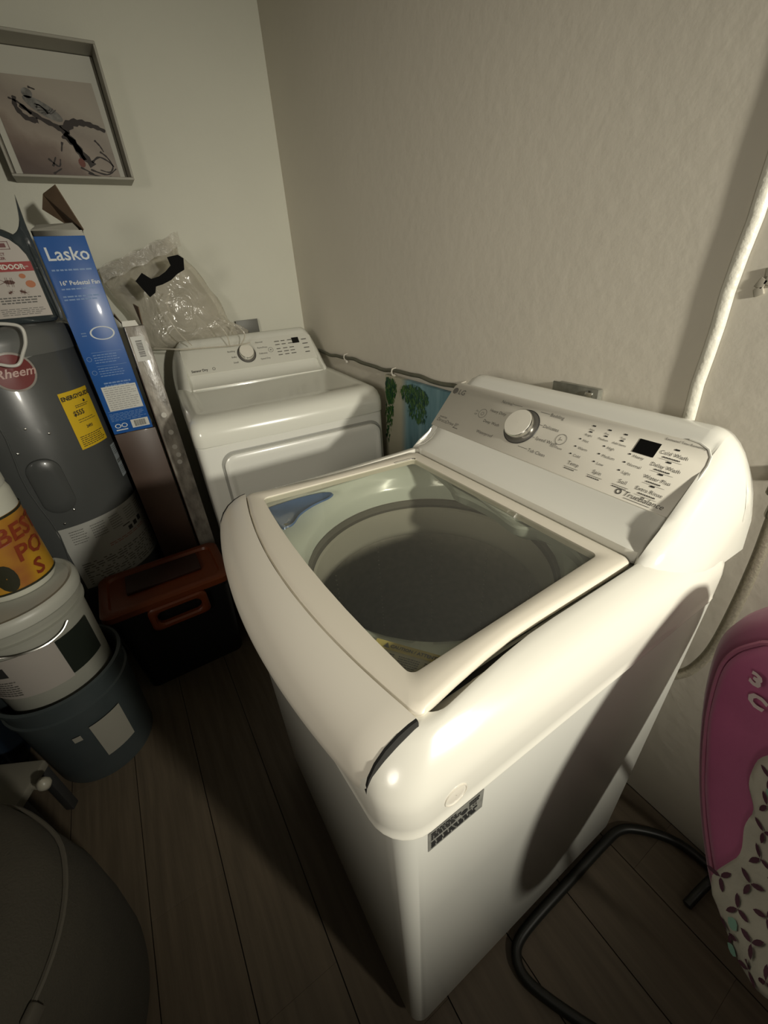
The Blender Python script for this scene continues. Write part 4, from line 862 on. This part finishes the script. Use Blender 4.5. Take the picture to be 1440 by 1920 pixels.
b = MB(); b.loft([[S3(*(ci+(p-ci)*t).xy, padz(*(ci+(p-ci)*t).xy)+h+.006) for p in I] for t, h in ((1.0, .0), (.985, .007), (.9, .009), (.75, .008), (.5, .007), (.25, .006), (.05, .006))], True, False, True)
insr = b.build('floral_insert', mat('insert_white', (.42, .40, .34), .7, nz=.1, nscale=30, bump=.2, bscale=60), bs, sharp=80)
def petals(nm, m, items):
    b = MB()
    for (x, y, a, s, w_) in items:
        c_, s_ = math.cos(a), math.sin(a); P = []
        for (u, v) in ((-1, 0), (-.55, .75), (0, 1), (.55, .75), (1, 0), (.55, -.75), (0, -1), (-.55, -.75)):
            X = x+u*s*c_-v*w_*s_; Y = y+u*s*s_+v*w_*c_; P.append(S3(X, Y, padz(X, Y)+.0165))
        b.poly(P)
    b.build(nm, m, insr, smooth=False, recalc=False, kind='stuff')
random.seed(21); it = []; mt = []
for gx in range(9):
    for gy in range(9):
        x = .165+gx*.034+(gy % 2)*.017; y = -.29+gy*.034
        q = V(x, y, 0)-ci; ok = False
        ang = math.atan2(q.y, q.x); mn = 9
        for p in I:
            e = p-ci; d = abs((math.atan2(e.y, e.x)-ang+PI) % (2*PI)-PI)
            if d < mn: mn = d; ok = q.length < e.length*.90
        if not ok: continue
        for k in range(3): a = k*2*PI/3+gx+gy*.5; it.append((x+.009*math.cos(a), y+.009*math.sin(a), a, .0085, .0032))
        if (gx+gy) % 3 == 0: mt.append((x+.012, y-.016, .3, .008, .007))
petals('plum_petals', mat('petal_plum', (.06, .012, .03), .7), it); petals('mint_dots', mat('dot_mint', (.18, .34, .27), .7), mt)
b = MB(); g = lambda x, y: S3(x, y, padz(x, y)+.006); b.text('3', g, .030, .082, .005, bold=.0016); b.text('C', g, .029, .088, -.026, bold=.0016, shear=.1); b.build('white_lettering', mat('thread_white', (.60, .50, .50), .6), bs, smooth=False, recalc=False)
FB = mat('black_tube', (.012, .013, .011), .4)
b = MB(); b.tube(catmull([(.95, -.21, .013), (.75, -.33, .013), (.62, -.400, .013), (.52, -.462, .013), (.445, -.502, .013), (.405, -.514, .013), (.378, -.505, .013), (.362, -.48, .013), (.357, -.42, .013), (.357, -.30, .013), (.357, -.16, .013), (.362, -.09, .013), (.39, -.045, .013), (.45, .004, .013), (.52, .022, .013), (.70, .022, .013), (.95, .022, .013)], 6), .0115, 12); b.build('base_tube', FB, bs)
b = MB(); b.tube(catmull([(.538, -.10, .013), (.541, -.06, .022), (.547, -.012, .05), (.555, -.02, .2), (.545, -.10, .42), (.55, -.235, .66)], 6), .010, 10); b.build('rear_strut', FB, bs)
b = MB(); b.tube(catmull([(.74, -.30, .013), (.74, -.22, .2), (.72, -.25, .42), (.66, -.345, .66)], 6), .010, 10); b.build('rear_strut', FB, bs)
